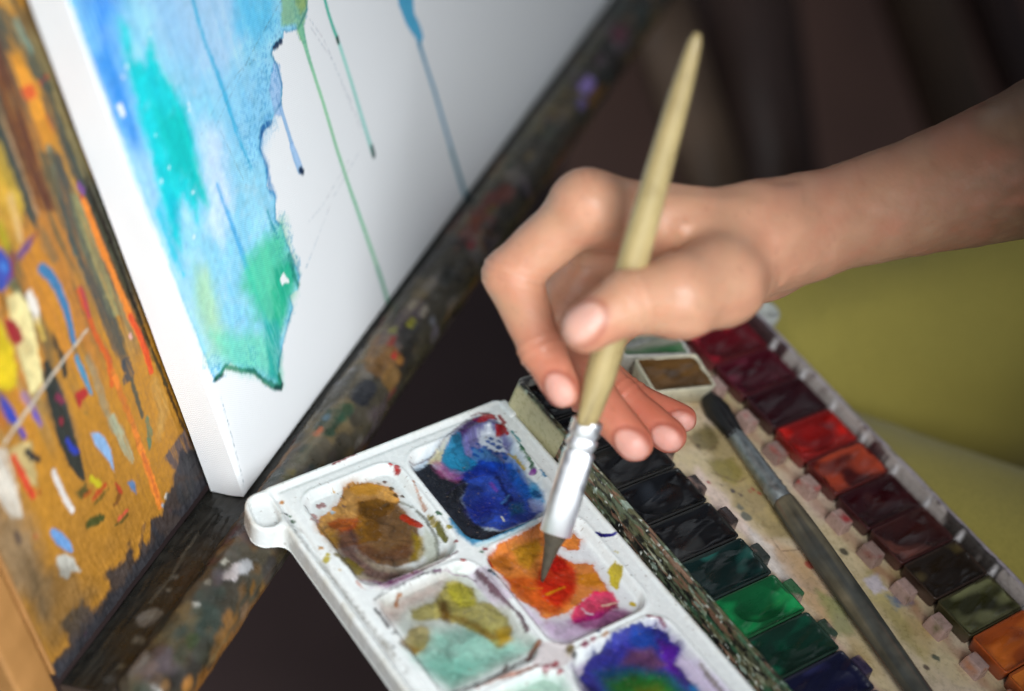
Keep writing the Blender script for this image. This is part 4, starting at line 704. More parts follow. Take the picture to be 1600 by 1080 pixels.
  ('L','#707878',0.5,0.3,0.5,'',[(111.5,49.7,0.4),(117.5,48.0,0.59)]),
  ('L','#5c5347',0.6,0.7,1,'ds',[(11.6,1.9,0.34),(25.4,1.4,0.37),(36.6,2.3,0.49),(44.3,2.6,0.61),(58.2,3.9,0.6),(72.9,4.5,0.6),(87.2,5.1,0.59)]),
  ('L','#3a3a30',0.5,0.6,1,'',[(23.8,2.3,0.42),(27.6,2.6,0.41)]),
  ('L','#8a1f30',0.9,0.3,1,'',[(0.9,27.3,0.65),(0.6,32.5,0.65),(0.5,36.3,0.44)]),
  ('L','#8a8a80',0.5,0.3,0.8,'d',[(0.5,17.7,0.26),(-0.6,38.1,0.26),(-0.1,58.3,0.33),(-1.5,80.2,0.34)]),
  ('L','#b0ada0',0.4,0.3,0.5,'',[(72.9,4.5,0.6),(75.8,4.6,0.4)]),
 ],
 'rail': [
  ('L','#6f4f2c',0.9,0.8,1.4,'m',[(71.7,0.8,4.48),(79.8,1.0,4.52)]),
  ('L','#7a5a30',0.8,0.8,1.4,'m',[(69.4,-5.4,2.98),(74.8,-5.3,3.0)]),
  ('L','#23392c',0.9,0.8,1.4,'m',[(35.3,3.0,3.6),(41.6,3.2,3.62)]),
  ('L','#1f3a2a',0.8,0.8,1.4,'m',[(43.2,1.4,2.54),(47.6,1.5,2.55)]),
  ('L','#4d463a',0.9,0.8,1.4,'m',[(21.6,0.8,3.55),(27.7,1.0,3.57)]),
  ('L','#5a5244',0.9,0.8,1.4,'m',[(12.5,3.6,3.16),(17.9,3.8,3.18)]),
  ('L','#7a6a30',0.6,0.8,1.4,'m',[(8.0,4.4,1.75),(10.9,4.5,1.75)]),
  ('L','#24262c',0.9,0.8,1.4,'m',[(54.6,-0.3,3.67),(61.1,-0.1,3.69)]),
  ('L','#2c2a26',0.9,0.8,1.4,'m',[(90.4,-1.4,3.42),(96.7,-1.2,3.44)]),
  ('L','#8f8474',0.9,0.8,1.4,'m',[(106.8,-0.9,1.74),(110.1,-0.9,1.74)]),
  ('L','#9a907c',0.8,0.8,1.4,'m',[(107.5,3.7,1.35),(110.1,3.8,1.36)]),
  ('L','#565058',0.9,0.8,1.4,'m',[(103.9,-9.3,1.54),(106.8,-9.3,1.55)]),
  ('L','#6a6a70',0.7,0.8,1.4,'m',[(107.0,-5.7,0.97),(108.8,-5.7,0.97)]),
  ('L','#8f8a2c',0.85,0.8,1.4,'m',[(98.5,0.5,1.34),(101.0,0.5,1.34)]),
  ('L','#7a7a24',0.8,0.8,1.4,'m',[(91.8,4.2,1.14),(93.9,4.3,1.14)]),
  ('L','#8f2c24',0.9,0.8,1.4,'m',[(85.5,2.4,1.32),(87.9,2.5,1.33)]),
  ('L','#a01f24',0.9,0.8,1.4,'m',[(80.2,-1.5,0.94),(81.9,-1.4,0.94)]),
  ('L','#96642c',0.7,0.8,1.4,'m',[(79.8,-4.5,1.13),(81.9,-4.4,1.13)]),
  ('L','#7a1f24',0.9,0.8,1.4,'m',[(150.9,-1.4,1.61),(154.1,-1.3,1.62)]),
  ('L','#5a2a20',0.8,0.8,1.4,'m',[(184.4,0.0,3.32),(191.1,0.2,3.34)]),
  ('L','#6a5a2c',0.7,0.8,1.4,'m',[(173.7,0.5,1.85),(177.3,0.6,1.86)]),
  ('L','#3a4038',0.7,0.8,1.4,'m',[(164.1,-1.1,1.63),(167.3,-1.1,1.64)]),
  ('L','#3c3f34',0.8,0.8,1.4,'m',[(203.7,5.5,2.11),(208.1,5.7,2.12)]),
  ('L','#35382c',0.8,0.8,1.4,'m',[(233.7,0.3,3.03),(240.1,0.5,3.05)]),
  ('L','#7f6aa8',0.95,0.8,1.4,'m',[(274.0,-1.9,2.69),(279.9,-1.8,2.7)]),
  ('L','#7866a0',0.9,0.8,1.4,'m',[(263.2,-4.5,1.78),(267.0,-4.4,1.78)]),
  ('L','#5a2030',0.85,0.8,1.4,'m',[(317.2,-0.3,3.25),(324.5,-0.2,3.27)]),
  ('L','#4a2838',0.7,0.8,1.4,'m',[(295.1,0.0,1.82),(299.1,0.1,1.83)]),
  ('L','#6a5a3a',0.6,0.8,1.4,'m',[(214.7,0.7,1.49),(217.8,0.7,1.5)]),
  ('L','#2a2a24',0.8,0.8,1.4,'m',[(127.2,-0.5,2.76),(132.4,-0.4,2.77)]),
  ('L','#3f3a2c',0.7,0.8,1.4,'m',[(140.7,-0.2,1.8),(144.2,-0.2,1.8)]),
  ('L','#b05a3a',0.6,0.8,1.4,'m',[(30.8,4.8,0.9),(32.3,4.8,0.9)]),
  ('L','#c8643a',0.7,0.8,1.4,'m',[(33.2,4.6,0.72),(34.4,4.7,0.72)]),
  ('L','#9a9aa0',0.6,0.8,1.4,'m',[(60.5,10.1,0.74),(61.9,10.2,0.74)]),
  ('L','#a0a0a8',0.5,0.8,1.4,'m',[(68.0,8.4,0.56),(69.0,8.5,0.56)]),
  ('L','#5a7080',0.7,0.8,1.4,'m',[(39.3,5.3,0.72),(40.6,5.4,0.72)]),
  ('L','#9a9488',0.6,0.8,1.4,'m',[(96.5,15.3,0.76),(97.9,15.4,0.77)]),
  ('L','#8a8478',0.5,0.8,1.4,'m',[(90.5,9.2,0.76),(91.9,9.2,0.76)]),
  ('L','#8a8a7a',0.4,0.8,1.4,'m',[(165.3,7.0,1.02),(167.3,7.1,1.02)]),
  ('L','#5c4a38',0.6,0.8,1.4,'m',[(332.3,0.4,2.35),(337.7,0.5,2.36)]),
  ('L','#a8a0a0',0.95,0.8,1.4,'m',[(-37.7,-0.2,1.83),(-34.8,-0.1,1.84)]),
  ('L','#9a9a9c',0.9,0.8,1.4,'m',[(-34.4,-2.1,1.67),(-31.7,-2.0,1.68)]),
  ('L','#8f8684',0.8,0.8,1.4,'m',[(-39.7,0.9,1.33),(-37.6,1.0,1.33)]),
  ('L','#b0ada0',0.8,0.8,1.4,'m',[(-34.7,4.8,0.5),(-33.9,4.8,0.5)]),
  ('L','#8a8478',0.6,0.8,1.4,'m',[(-44.4,5.4,0.66),(-43.4,5.4,0.66)]),
  ('L','#b0b0a8',0.7,0.8,1.4,'m',[(-54.9,3.9,0.49),(-54.1,3.9,0.49)]),
  ('L','#2e2b2a',0.8,0.8,1.4,'m',[(-27.4,-9.2,2.36),(-23.6,-9.2,2.37)]),
  ('L','#4c4844',0.6,0.8,1.4,'m',[(-19.5,-6.5,1.19),(-17.5,-6.4,1.19)]),
  ('L','#7a5424',0.8,0.8,1.4,'m',[(-36.8,-7.7,1.0),(-35.2,-7.6,1.0)]),
  ('L','#6a4e24',0.7,0.8,1.4,'m',[(-32.8,-10.5,0.84),(-31.4,-10.5,0.84)]),
  ('L','#5f4a38',0.7,0.8,1.4,'m',[(-44.0,-10.4,1.65),(-41.4,-10.3,1.66)]),
  ('L','#7a5224',0.7,0.8,1.4,'m',[(-52.8,-6.8,1.64),(-50.3,-6.8,1.64)]),
  ('L','#6a4a24',0.6,0.8,1.4,'m',[(-59.1,-8.1,1.63),(-56.5,-8.0,1.63)]),
  ('L','#2f3028',0.8,0.8,1.4,'m',[(-68.6,-6.0,2.57),(-64.6,-5.9,2.58)]),
  ('L','#3a4a2c',0.6,0.8,1.4,'m',[(-68.6,-1.6,1.61),(-66.1,-1.5,1.61)]),
  ('L','#3a3c30',0.7,0.8,1.4,'m',[(-74.6,-1.4,1.91),(-71.6,-1.4,1.92)]),
  ('L','#6a5a54',0.8,0.8,1.4,'m',[(-83.7,3.5,1.42),(-81.5,3.6,1.42)]),
  ('L','#5c4c40',0.8,0.8,1.4,'m',[(-86.7,0.4,1.42),(-84.5,0.5,1.42)]),
  ('L','#7f5424',0.85,0.8,1.4,'m',[(-73.3,-11.7,1.92),(-70.4,-11.6,1.93)]),
  ('L','#8a5c28',0.9,0.8,1.4,'m',[(-80.1,-8.7,1.59),(-77.7,-8.6,1.59)]),
  ('L','#7a5a38',0.8,0.8,1.4,'m',[(-86.1,-2.9,1.26),(-84.2,-2.8,1.26)]),
  ('L','#2c2c24',0.7,0.8,1.4,'m',[(-65.8,8.0,2.58),(-61.8,8.2,2.59)]),
  ('L','#3c3a34',0.7,0.8,1.4,'m',[(-66.9,14.1,1.29),(-64.9,14.2,1.29)]),
  ('L','#7a5026',0.7,0.8,2.5,'m',[(-84.0,-11.8,1.18),(-72.1,-13.0,1.2),(-58.6,-12.3,1.02),(-44.0,-12.4,0.83),(-30.7,-12.2,0.84)]),
  ('L','#6f6350',0.45,0.8,2,'s',[(3.8,5.2,0.87),(29.2,3.5,0.89),(61.0,4.4,1.15),(92.4,4.0,0.95),(125.8,3.5,0.98)]),
  ('L','#565238',0.55,0.8,1.5,'s',[(157.1,7.1,1.26),(209.1,7.2,1.59),(256.7,6.2,1.66),(319.0,6.1,1.74)]),
 ],
 'box': [
  ('P','#a08a4a',0.7,3,2,'m',[(36.1,59.8),(38.4,74.8),(62.9,68.8),(91.8,61.0),(87.8,51.4),(70.7,47.8)]),
  ('P','#5c5230',0.7,1,2,'e',[(37.7,55.0),(35.5,67.2),(42.4,67.6),(47.6,59.3),(44.0,54.2)]),
  ('P','#8f8238',0.7,1,2,'e',[(50.3,53.5),(53.0,64.5),(60.9,63.8),(62.5,55.5),(56.1,51.5)]),
  ('P','#e0c8c0',0.7,2,2,'m',[(51.3,47.6),(67.4,47.6),(85.9,46.6),(83.9,41.8),(67.8,40.6),(55.1,40.8)]),
  ('P','#e4dcd8',0.7,2,2,'m',[(79.4,46.1),(94.2,51.8),(111.1,48.5),(108.1,41.4),(92.5,40.2)]),
  ('P','#b58f62',0.7,3,2,'m',[(86.9,49.0),(100.4,59.2),(121.4,51.5),(128.4,40.8),(109.1,43.8)]),
  ('P','#7a8a4a',0.6,2,2,'m',[(112.1,50.8),(120.3,56.0),(132.5,50.0),(129.5,43.1)]),
  ('P','#a8a068',0.6,2,2,'',[(17.4,83.9),(25.5,86.9),(36.8,79.8),(31.4,74.4)]),
  ('P','#c79a9a',0.7,3,2,'m',[(128.4,40.8),(145.3,40.0),(162.7,41.4),(152.8,32.0)]),
  ('P','#b0a060',0.7,3,2,'m',[(109.6,81.2),(131.7,75.2),(151.8,67.2),(141.7,64.3),(120.3,69.9)]),
  ('P','#3a6a8a',0.8,1.5,2,'',[(125.5,74.9),(126.0,83.2),(131.7,82.3),(131.2,74.0)]),
  ('P','#d8cdd8',0.8,1.2,2,'',[(116.6,72.0),(116.5,79.1),(123.4,77.1),(122.3,71.2)]),
  ('L','#30281c',0.85,0.4,0.8,'',[(42.3,55.8,0.46),(43.0,55.9,0.46)]),
  ('L','#a02c3c',0.85,0.4,0.8,'',[(58.2,46.9,0.68),(58.8,46.9,0.68)]),
  ('L','#3a3440',0.85,0.4,0.8,'',[(64.4,53.0,0.91),(65.1,53.0,0.91)]),
  ('L','#5a4a40',0.85,0.4,0.8,'',[(67.0,54.6,0.68),(67.7,54.6,0.68)]),
  ('L','#5a6058',0.85,0.4,0.8,'',[(76.1,49.3,1.79),(76.7,49.4,1.79)]),
  ('L','#6a6c60',0.85,0.4,0.8,'',[(71.6,50.2,1.13),(72.3,50.2,1.13)]),
  ('L','#a83a3a',0.85,0.4,0.8,'',[(67.1,61.3,0.46),(67.8,61.3,0.46)]),
  ('L','#a83a3a',0.85,0.4,0.8,'',[(69.5,62.4,0.57),(70.1,62.5,0.57)]),
  ('L','#b0463c',0.85,0.4,0.8,'',[(102.4,56.6,1.55),(103.0,56.6,1.55)]),
  ('L','#b0463c',0.85,0.4,0.8,'',[(101.7,58.6,1.11),(102.3,58.6,1.11)]),
  ('L','#a83a3a',0.85,0.4,0.8,'',[(67.3,59.4,0.46),(68.0,59.4,0.46)]),
  ('L','#1c1c1c',0.85,0.4,0.8,'',[(103.3,74.3,1.58),(103.9,74.3,1.58)]),
  ('L','#403030',0.85,0.4,0.8,'',[(60.6,50.6,0.34),(61.3,50.6,0.34)]),
  ('L','#502c2c',0.85,0.4,0.8,'',[(95.1,57.7,0.33),(95.8,57.7,0.33)]),
  ('L','#3a4a40',0.85,0.4,0.8,'',[(152.4,71.8,1.3),(153.0,71.9,1.3)]),
  ('L','#50403c',0.85,0.4,0.8,'',[(153.8,65.1,0.86),(154.3,65.1,0.86)]),
  ('L','#6a4a3a',0.6,0.2,0.5,'',[(87.8,51.4,0.18),(93.7,50.6,0.18),(95.8,57.0,0.18)]),
  ('L','#6a4a3a',0.6,0.2,0.5,'',[(50.3,53.5,0.18),(56.6,52.7,0.18),(62.8,58.6,0.18),(61.9,64.6,0.18)]),
  ('L','#6a4a3a',0.6,0.2,0.5,'',[(37.7,55.0,0.19),(47.4,54.5,0.18),(44.7,64.7,0.19)]),
 ],
 'ledge': [
  ('L','#55504a',0.85,1,1.4,'m',[(-60.0,-3.9,3.51),(-59.9,-3.5,3.51)]),
  ('L','#57524a',0.85,1,1.4,'m',[(-57.6,-2.4,2.9),(-57.5,-2.0,2.9)]),
  ('L','#5c574c',0.85,1,1.4,'m',[(-69.2,-2.0,1.43),(-69.1,-1.6,1.43)]),
  ('L','#4c483e',0.85,1,1.4,'m',[(-69.1,1.1,1.22),(-69.0,1.5,1.22)]),
  ('L','#3a3a38',0.85,1,1.4,'m',[(-86.5,-1.2,1.6),(-86.4,-0.8,1.6)]),
  ('L','#24241f',0.85,1,1.4,'m',[(-31.6,-5.8,2.13),(-31.5,-5.4,2.13)]),
  ('L','#22211e',0.85,1,1.4,'m',[(-18.4,-3.5,3.03),(-18.3,-3.0,3.03)]),
  ('L','#6a665c',0.85,1,1.4,'m',[(-40.8,-5.3,0.84),(-40.7,-4.9,0.84)]),
  ('L','#5c584e',0.85,1,1.4,'m',[(-46.6,-3.8,0.63),(-46.5,-3.3,0.63)]),
  ('L','#4a4436',0.85,1,1.4,'m',[(-80.7,-0.1,0.8),(-80.6,0.3,0.8)]),
  ('L','#5a564c',0.5,0.6,0.8,'s',[(-53.2,-6.5,0.42),(-42.6,-6.3,0.42),(-31.3,-7.3,0.43),(-19.4,-8.1,0.43)]),
 ],
}
HJ = {'elb': (220.3, -80.1, 668.0, 33.4), 'a1': (173.8, -61.7, 652.0, 25.2), 'a2': (133.9, -49.1, 638.0, 19.6), 'a3': (111.3, -42.8, 630.0, 17.6), 'a4': (92.2, -37.3, 622.0, 15.8), 'wr': (78.8, -34.4, 614.0, 14.7), 'wr2': (80.3, -32.1, 634.0, 13.9), 'im': (23.7, -43.9, 604.0, 9.9), 'mm': (32.7, -37.6, 634.0, 10.6), 'rm': (43.2, -30.2, 648.0, 9.9), 'pm': (54.5, -24.2, 660.0, 9.2), 'ip': (-0.2, -22.8, 612.0, 9.0), 'id': (9.1, 1.0, 606.0, 7.3), 'it': (16.0, 14.0, 600.0, 6.0), 'mp': (11.8, -4.2, 634.0, 8.4), 'md': (25.4, 15.0, 626.0, 7.5), 'mt': (39.5, 31.3, 618.0, 6.4), 'rp': (19.1, 0.0, 650.0, 8.2), 'rd': (36.3, 17.5, 640.0, 6.6), 'rt': (51.8, 29.9, 632.0, 5.7), 'pp': (23.2, 3.5, 662.0, 7.3), 'pd': (39.9, 17.3, 650.0, 5.6), 'pt': (57.3, 24.6, 642.0, 4.7), 'tc': (70.7, -27.3, 606.0, 12.9), 'tb': (64.5, -19.9, 596.0, 14.3), 'tm': (51.2, -15.2, 586.0, 12.9), 'ti': (35.6, -13.5, 578.0, 9.6), 'tt': (22.3, -5.4, 576.0, 7.7), 'web': (44.1, -33.9, 616.0, 6.2), 'web2': (67.5, -32.7, 614.0, 9.4)}
HCH = [('elb', 'a1', 'a2', 'a3', 'a4', 'wr'), ('a4', 'wr2'), ('wr', 'im'), ('wr2', 'mm'), ('wr2', 'rm'), ('wr2', 'pm'), ('mm', 'im'), ('rm', 'mm'), ('pm', 'rm'), ('wr', 'tc', 'tb'), ('web', 'web2')]
HFG = [('im', 'ip', 'id', 'it'), ('mm', 'mp', 'md', 'mt'), ('rm', 'rp', 'rd', 'rt'), ('pm', 'pp', 'pd', 'pt'), ('tb', 'tm', 'ti', 'tt')]
CREASES = [((44.3, -12.8, 566.0), (56.2, -8.8, 572.0), 2.2, 2.6), ((34.5, -28.4, 575.0), (55.0, -38.0, 600.0), 1.6, 2.4), ((77.0, -42.0, 600.0), (80.0, -16.0, 600.0), 1.2, 2.2), ((82.2, -40.1, 602.0), (84.9, -20.1, 604.0), 0.7, 1.8), ((31.3, -17.7, 560.0), (32.6, -7.6, 568.0), 0.8, 1.0), ((33.6, -18.7, 560.0), (35.2, -6.6, 568.0), 0.7, 1.0), ((29.9, -16.8, 560.0), (30.8, -7.6, 568.0), 0.5, 0.8)]
BRA = (9.94, 75.58, 621.5) ; BRB = (53.52, -90.49, 552.0)

M_canvas = canvas_mat()
M_board = paint_mat('painted_board', .55, .35, 420, spec=.35, vary=.16, nscale=500)
M_rail = paint_mat('crusted_rail', .34, .6, 260, spec=.5, vary=.3, nscale=160, rough_var=.2)
M_tray = paint_mat('stained_plastic_tray', .24, .02, 260, spec=.4, rough_var=.12, vary=.04, nscale=420)
M_box = paint_mat('stained_plastic_box', .33, .18, 380, spec=.5, vary=.14, nscale=500)
M_cake = paint_mat('watercolour_cake', .33, .05, 200, spec=.45, coat=.0, vary=.12, nscale=200, stretch=(1, .35, 1))
M_skin = paint_mat('skin', .46, .22, 700, spec=.42, sss=.35, sss_r=(.0035, .0014, .0009), vary=.05, nscale=120)
M_wood = paint_mat('pale_brush_wood', .38, .12, 500, spec=.5, vary=.13, nscale=120, use_col=True)
M_plain_wood = paint_mat('easel_pine', .5, .2, 400, vary=.2, nscale=60, use_col=False, base=(.36, .17, .05), stretch=(1, 1, .12))
M_darkwood = paint_mat('dark_wood', .6, .3, 200, vary=.3, nscale=40, use_col=False, base=(.035, .022, .016), stretch=(1, 1, .15))
M_metal = paint_mat('bright_ferrule', .38, .05, 500, metal=1, vary=.03, nscale=300, use_col=False, base=(.97, .97, .98), rough_var=.06)
M_oldmetal = paint_mat('tarnished_ferrule', .42, .35, 420, metal=.75, vary=.35, nscale=330, use_col=False, base=(.30, .33, .33))
M_oldwood = paint_mat('worn_painted_handle', .5, .25, 300, vary=.35, nscale=160, use_col=True)
M_bristle = paint_mat('wet_dark_bristles', .5, .8, 900, vary=.6, nscale=900, use_col=False, base=(.008, .008, .009), stretch=(.2, 1, .4))
M_bristle2 = paint_mat('green_grey_bristles', .6, .4, 900, vary=.4, nscale=700, use_col=False, base=(.06, .048, .03))
M_shell = paint_mat('pan_plastic', .35, .1, 300, vary=.12, nscale=250, use_col=True)
M_trousers = fabric_mat('olive_twill', tuple(lin('#a3954a') * 1.30))
M_sleeve = fabric_mat('dark_sleeve', (.02, .02, .025))
M_floor = paint_mat('dark_floor', .7, .2, 30, vary=.35, nscale=5, use_col=False, base=(.095, .058, .052))

# ================================================================== the setting
fl = mesh_obj('floor', [(-4000, -4000, 0), (4000, -4000, 0), (4000, 4000, 0), (-4000, 4000, 0)], [(0, 1, 2, 3)], M_floor, matrix=frame((0, 0, -620), (1, 0, 0), (0, 1, 0), (0, 0, 1)))
tag(fl, kind='structure')

M_wall = paint_mat('brown_wall', .7, .2, 30, vary=.25, nscale=6, use_col=False, base=(.20, .105, .075))
wc = c2w((560, -420, 1560)); fw = -RC[2]; rx = RC[0]; ry = np.cross(fw, rx)
V_, F_ = box_v(-520, 900, -700, 900, -60, 0)
wl_ = mesh_obj('wall', V_, F_, M_wall, matrix=frame(wc, rx, ry, fw), smooth=False); tag(wl_, kind='structure')

# ================================================================== easel
FR = frame(OC, H, W, N)
eas = thing('easel', 'wooden sketching easel crusted with paint, holding the white canvas', 'easel', matrix=FR)
BN = -17.5
# back board: fine sheet where the palette of test strokes is, coarse beyond
xs = np.concatenate([np.arange(-91, 12, .36), np.linspace(12, 470, 40)]); ys = np.concatenate([np.arange(.4, 236, .4), np.linspace(236, 420, 20)])
X, Y = np.meshgrid(xs, ys, indexing='ij'); P = np.stack([X.ravel(), Y.ravel()], 1)
C = np.tile(lin('#c4872b') * .95, (len(P), 1)) * (1 + .10 * fbm(P[:, 0] * .06, P[:, 1] * .02, 3, 5) + .06 * fbm(P[:, 0] * .8, P[:, 1] * .8, 8, 3))[:, None]
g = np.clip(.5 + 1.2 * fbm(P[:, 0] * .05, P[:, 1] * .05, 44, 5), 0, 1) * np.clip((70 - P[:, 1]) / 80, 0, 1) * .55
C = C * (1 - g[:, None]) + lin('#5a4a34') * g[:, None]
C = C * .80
for cc, sd, thr, wgt in (('#4c4a3a', 160, .02, .75), ('#7a5630', 163, .12, .6), ('#c07a2c', 166, .12, .6), ('#38403c', 169, .22, .75), ('#9a8a5c', 172, .3, .5)):
    k = np.clip((fbm(P[:, 0] * .16, P[:, 1] * .018, sd, 3) + .25 * fbm(P[:, 0] * .8, P[:, 1] * .06, sd + 1, 3) - thr) * 7, 0, 1) * np.clip((P[:, 1] - 62 + 14 * fbm(P[:, 0] * .09, P[:, 1] * .01, sd + 2, 2)) / 26, 0, 1) * wgt
    C = C * (1 - k[:, None]) + lin(cc) * k[:, None]
C = paint(P, C, FEAT['board'], .78, math.pi / 2, 100)
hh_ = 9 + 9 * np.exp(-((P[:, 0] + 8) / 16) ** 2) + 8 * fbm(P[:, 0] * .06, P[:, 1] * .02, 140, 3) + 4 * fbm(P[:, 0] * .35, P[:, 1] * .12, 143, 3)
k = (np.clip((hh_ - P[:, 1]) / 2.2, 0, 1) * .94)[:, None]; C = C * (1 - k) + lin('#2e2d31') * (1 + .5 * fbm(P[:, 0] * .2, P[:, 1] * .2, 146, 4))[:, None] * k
far = np.clip((P[:, 0] - 8) / 10, 0, 1)[:, None]; C = C * (1 - far) + lin('#5a4326') * far
lum = C.mean(1)
Z = .25 * fbm(P[:, 0] * .5, P[:, 1] * .12, 5, 4) + 1.0 * np.clip(.3 - lum, 0, .3) * fbm(P[:, 0] * .9, P[:, 1] * .4, 15, 3)
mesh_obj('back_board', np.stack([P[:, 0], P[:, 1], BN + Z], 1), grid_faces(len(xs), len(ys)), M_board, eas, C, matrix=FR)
box_obj('board_frame', (-91.2, 470, 1.2, 421, BN - 13, BN - .9), M_plain_wood, eas, 1.2, matrix=FR)
box_obj('side_rail', (-106, -91.4, -70, 421, BN - 34, BN - 1.6), M_plain_wood, eas, 1.5, matrix=FR)
# ledge
xs = np.concatenate([np.arange(-92, 12, .5), np.linspace(12, 560, 50)]); ys = np.linspace(BN, 3, 44)
X, Y = np.meshgrid(xs, ys, indexing='ij'); P = np.stack([X.ravel(), Y.ravel()], 1)
C = np.tile(lin('#201f1b'), (len(P), 1)) * (1 + .5 * fbm(P[:, 0] * .05, P[:, 1] * .6, 3, 5))[:, None]
C = paint(P, C, FEAT['ledge'], 1.0, 0, 300)
mesh_obj('ledge', np.stack([P[:, 0], -.4 + .35 * fbm(P[:, 0] * .1, P[:, 1] * .5, 9, 4) - 1.2 * np.exp(-((P[:, 1] - BN) / .7) ** 2), P[:, 1]], 1), grid_faces(len(xs), len(ys))[:, ::-1], M_rail, eas, C, matrix=FR)
box_obj('ledge_block', (-92, 560, -13, -1.6, BN - .5, 2), M_darkwood, eas, 1, matrix=FR)
# rail: round bar in front of the ledge
RM = np.array([.2204, .006, .9754]); RS = np.array([-.842, -.5037, .1933])
RO_ = np.array([-14.9448, -79.2711, -49.4004]) + RM * 11
xs = np.concatenate([np.arange(-92, 420, .75), np.linspace(421, 700, 60)]); n = 84
th = np.linspace(0, 2 * math.pi, n, endpoint=False)
X, T = np.meshgrid(xs, th, indexing='ij'); x = X.ravel(); t = T.ravel()
bump_ = .9 * fbm(x * .06, np.cos(t) * 2 + np.sin(t) * 1.5 + 5, 61, 5) + .4 * fbm(x * .25, t * 2.2, 62, 4)
R_ = 11.0 + bump_; endr = np.clip((x + 92) / 6, 0, 1); R_ = R_ * np.sqrt(np.clip(1 - (1 - endr) ** 2, .02, 1))
ww = -6.5 + R_ * .98 * np.sin(t); nn = 11.2 + R_ * np.cos(t)
Vr = np.stack([x, ww, nn], 1)
Wp = OC + Vr[:, :1] * H + Vr[:, 1:2] * W + Vr[:, 2:] * N - RO_
P = np.stack([Wp @ H, Wp @ (RS / np.linalg.norm(RS))], 1)
C = np.tile(lin('#3d382e'), (len(P), 1)) * (1 + .6 * fbm(x * .05, t * 1.0, 71, 5))[:, None]
for cc, sd, thr in (('#6a5a3c', 80, .18), ('#24211f', 83, .05), ('#7a5428', 87, .30), ('#2c3a34', 90, .25), ('#77706a', 93, .38), ('#6a2a24', 96, .42), ('#53484e', 98, .3)):
    k = np.clip((fbm(x * .05, t * .8 + sd, sd, 3) - thr) * 5, 0, 1)[:, None] * .7
    C = C * (1 - k) + lin(cc) * k
C = paint(P, C, FEAT['rail'], 1.05, 0, 400)
under = np.clip((-np.sin(t) * .5 + np.cos(t) * .5 - .45) * 3, 0, 1) * np.clip((-20 - x) / 10, 0, 1)
kk = (under * np.clip(.4 + 1.6 * fbm(x * .05, t * 3, 55, 4), 0, 1) * .6)[:, None]; C = C * (1 - kk) + lin('#8a5a2a') * kk
F = []
m_ = len(xs); i = np.arange(m_ * n).reshape(m_, n)
F = np.stack([i[:-1], np.roll(i, -1, 1)[:-1], np.roll(i, -1, 1)[1:], i[1:]], -1).reshape(-1, 4)
mesh_obj('front_rail', Vr, F, M_rail, eas, C, matrix=FR)


def beam(name, a, b, w, mat, parent, seed=0):
    a, b = c2w(a), c2w(b)
    return lathe(name, a, b, [(0, w), (np.linalg.norm(b - a), w * .9)], mat, parent, n=4)


M_leg1 = paint_mat('olive_brown_wood', .6, .2, 60, vary=.3, nscale=20, use_col=False, base=(.15, .095, .060))
M_leg2 = paint_mat('blue_black_wood', .6, .2, 60, vary=.3, nscale=20, use_col=False, base=(.085, .050, .040))
leg_specs = [((330, -760, 1250), (275, -50, 1150), 34, M_leg2), ((150, -560, 1250), (330, -60, 1290), 28, M_leg1), ((185, -590, 1290), (400, -60, 1330), 22, M_leg2), ((60, -240, 1050), (150, 10, 1100), 22, M_leg1), ((105, -300, 1120), (170, 0, 1080), 30, M_leg2)]
leg_specs[0] = ((118, -560, 1210), (178, -40, 1190), 26, M_leg2)
for k, (a, b, w, m) in enumerate(leg_specs):
    o = beam('leg', a, b, w, m, None); o.parent = eas; o.matrix_basis = FR.inverted()

# ================================================================== canvas
Lx, Ly, T_ = 430., 330., 14.6


def wrap_axis(L, step, fine_to, coarse):
    a = np.concatenate([np.arange(-T_, fine_to, step), np.linspace(fine_to, L, coarse), L + np.linspace(1, T_, 8)])
    return a


sx = wrap_axis(Lx, .5, 385, 20); sy = wrap_axis(Ly, .5, 212, 30)
SX, SY = np.meshgrid(sx, sy, indexing='ij')
over = np.maximum(np.maximum(-SX, SX - Lx), np.maximum(-SY, SY - Ly)); over = np.maximum(over, 0)
px = np.clip(SX, 0, Lx); py = np.clip(SY, 0, Ly)
din = np.minimum(np.minimum(px, Lx - px), np.minimum(py, Ly - py))
zz = -over - .9 * np.exp(-(din / 1.1)) * (over == 0)
rnd = .9 * np.exp(-over / 1.0) * (over > 0)
zz = zz - .9 * (over > 0) * np.exp(-over / 3)
# the folded corner bulges a little
bul = .8 * np.exp(-((SX + 6) / 7) ** 2 - (SY / 12) ** 2)
vx = px - bul * (over > 0) + .25 * fbm(SX * .05, SY * .05, 5, 2) * (over > 0)
vy = py
P = np.stack([SX.ravel(), SY.ravel()], 1)
C = np.tile(np.array([.80, .81, .82]), (len(P), 1))
C0 = C.copy()
infr = (over.ravel() == 0)
Cp = paint(P, C.copy(), FEAT['canvas'], .70, math.pi / 2, 500, sat=1.18, tide=.22)
paint_amt = np.clip((C0 - Cp).max(1) * 3, 0, 1)
wp = np.array(FEAT['canvas'][0][6], float)[6:-1]
near_ = np.nonzero((paint_amt > .05) & (P[:, 0] < 120) & (P[:, 1] > 20))[0]; dq = np.full(len(near_), 1e9)
for q_ in range(len(wp) - 1): dq = np.minimum(dq, seg(P[near_], wp[q_], wp[q_ + 1])[0])
xx_, yy_ = P[near_].T
stp = np.clip((fbm(xx_ * 1.15, yy_ * 1.15, 905, 2) - .08) * 5, 0, 1) * np.exp(-(dq / 16) ** 2) * np.clip(.5 + 1.5 * fbm(xx_ * .06, yy_ * .06, 907, 3), 0, 1)
rimk = np.exp(-(dq / .7) ** 2) * np.clip(.45 + 1.3 * fbm(xx_ * .12, yy_ * .12, 909, 3), 0, 1)
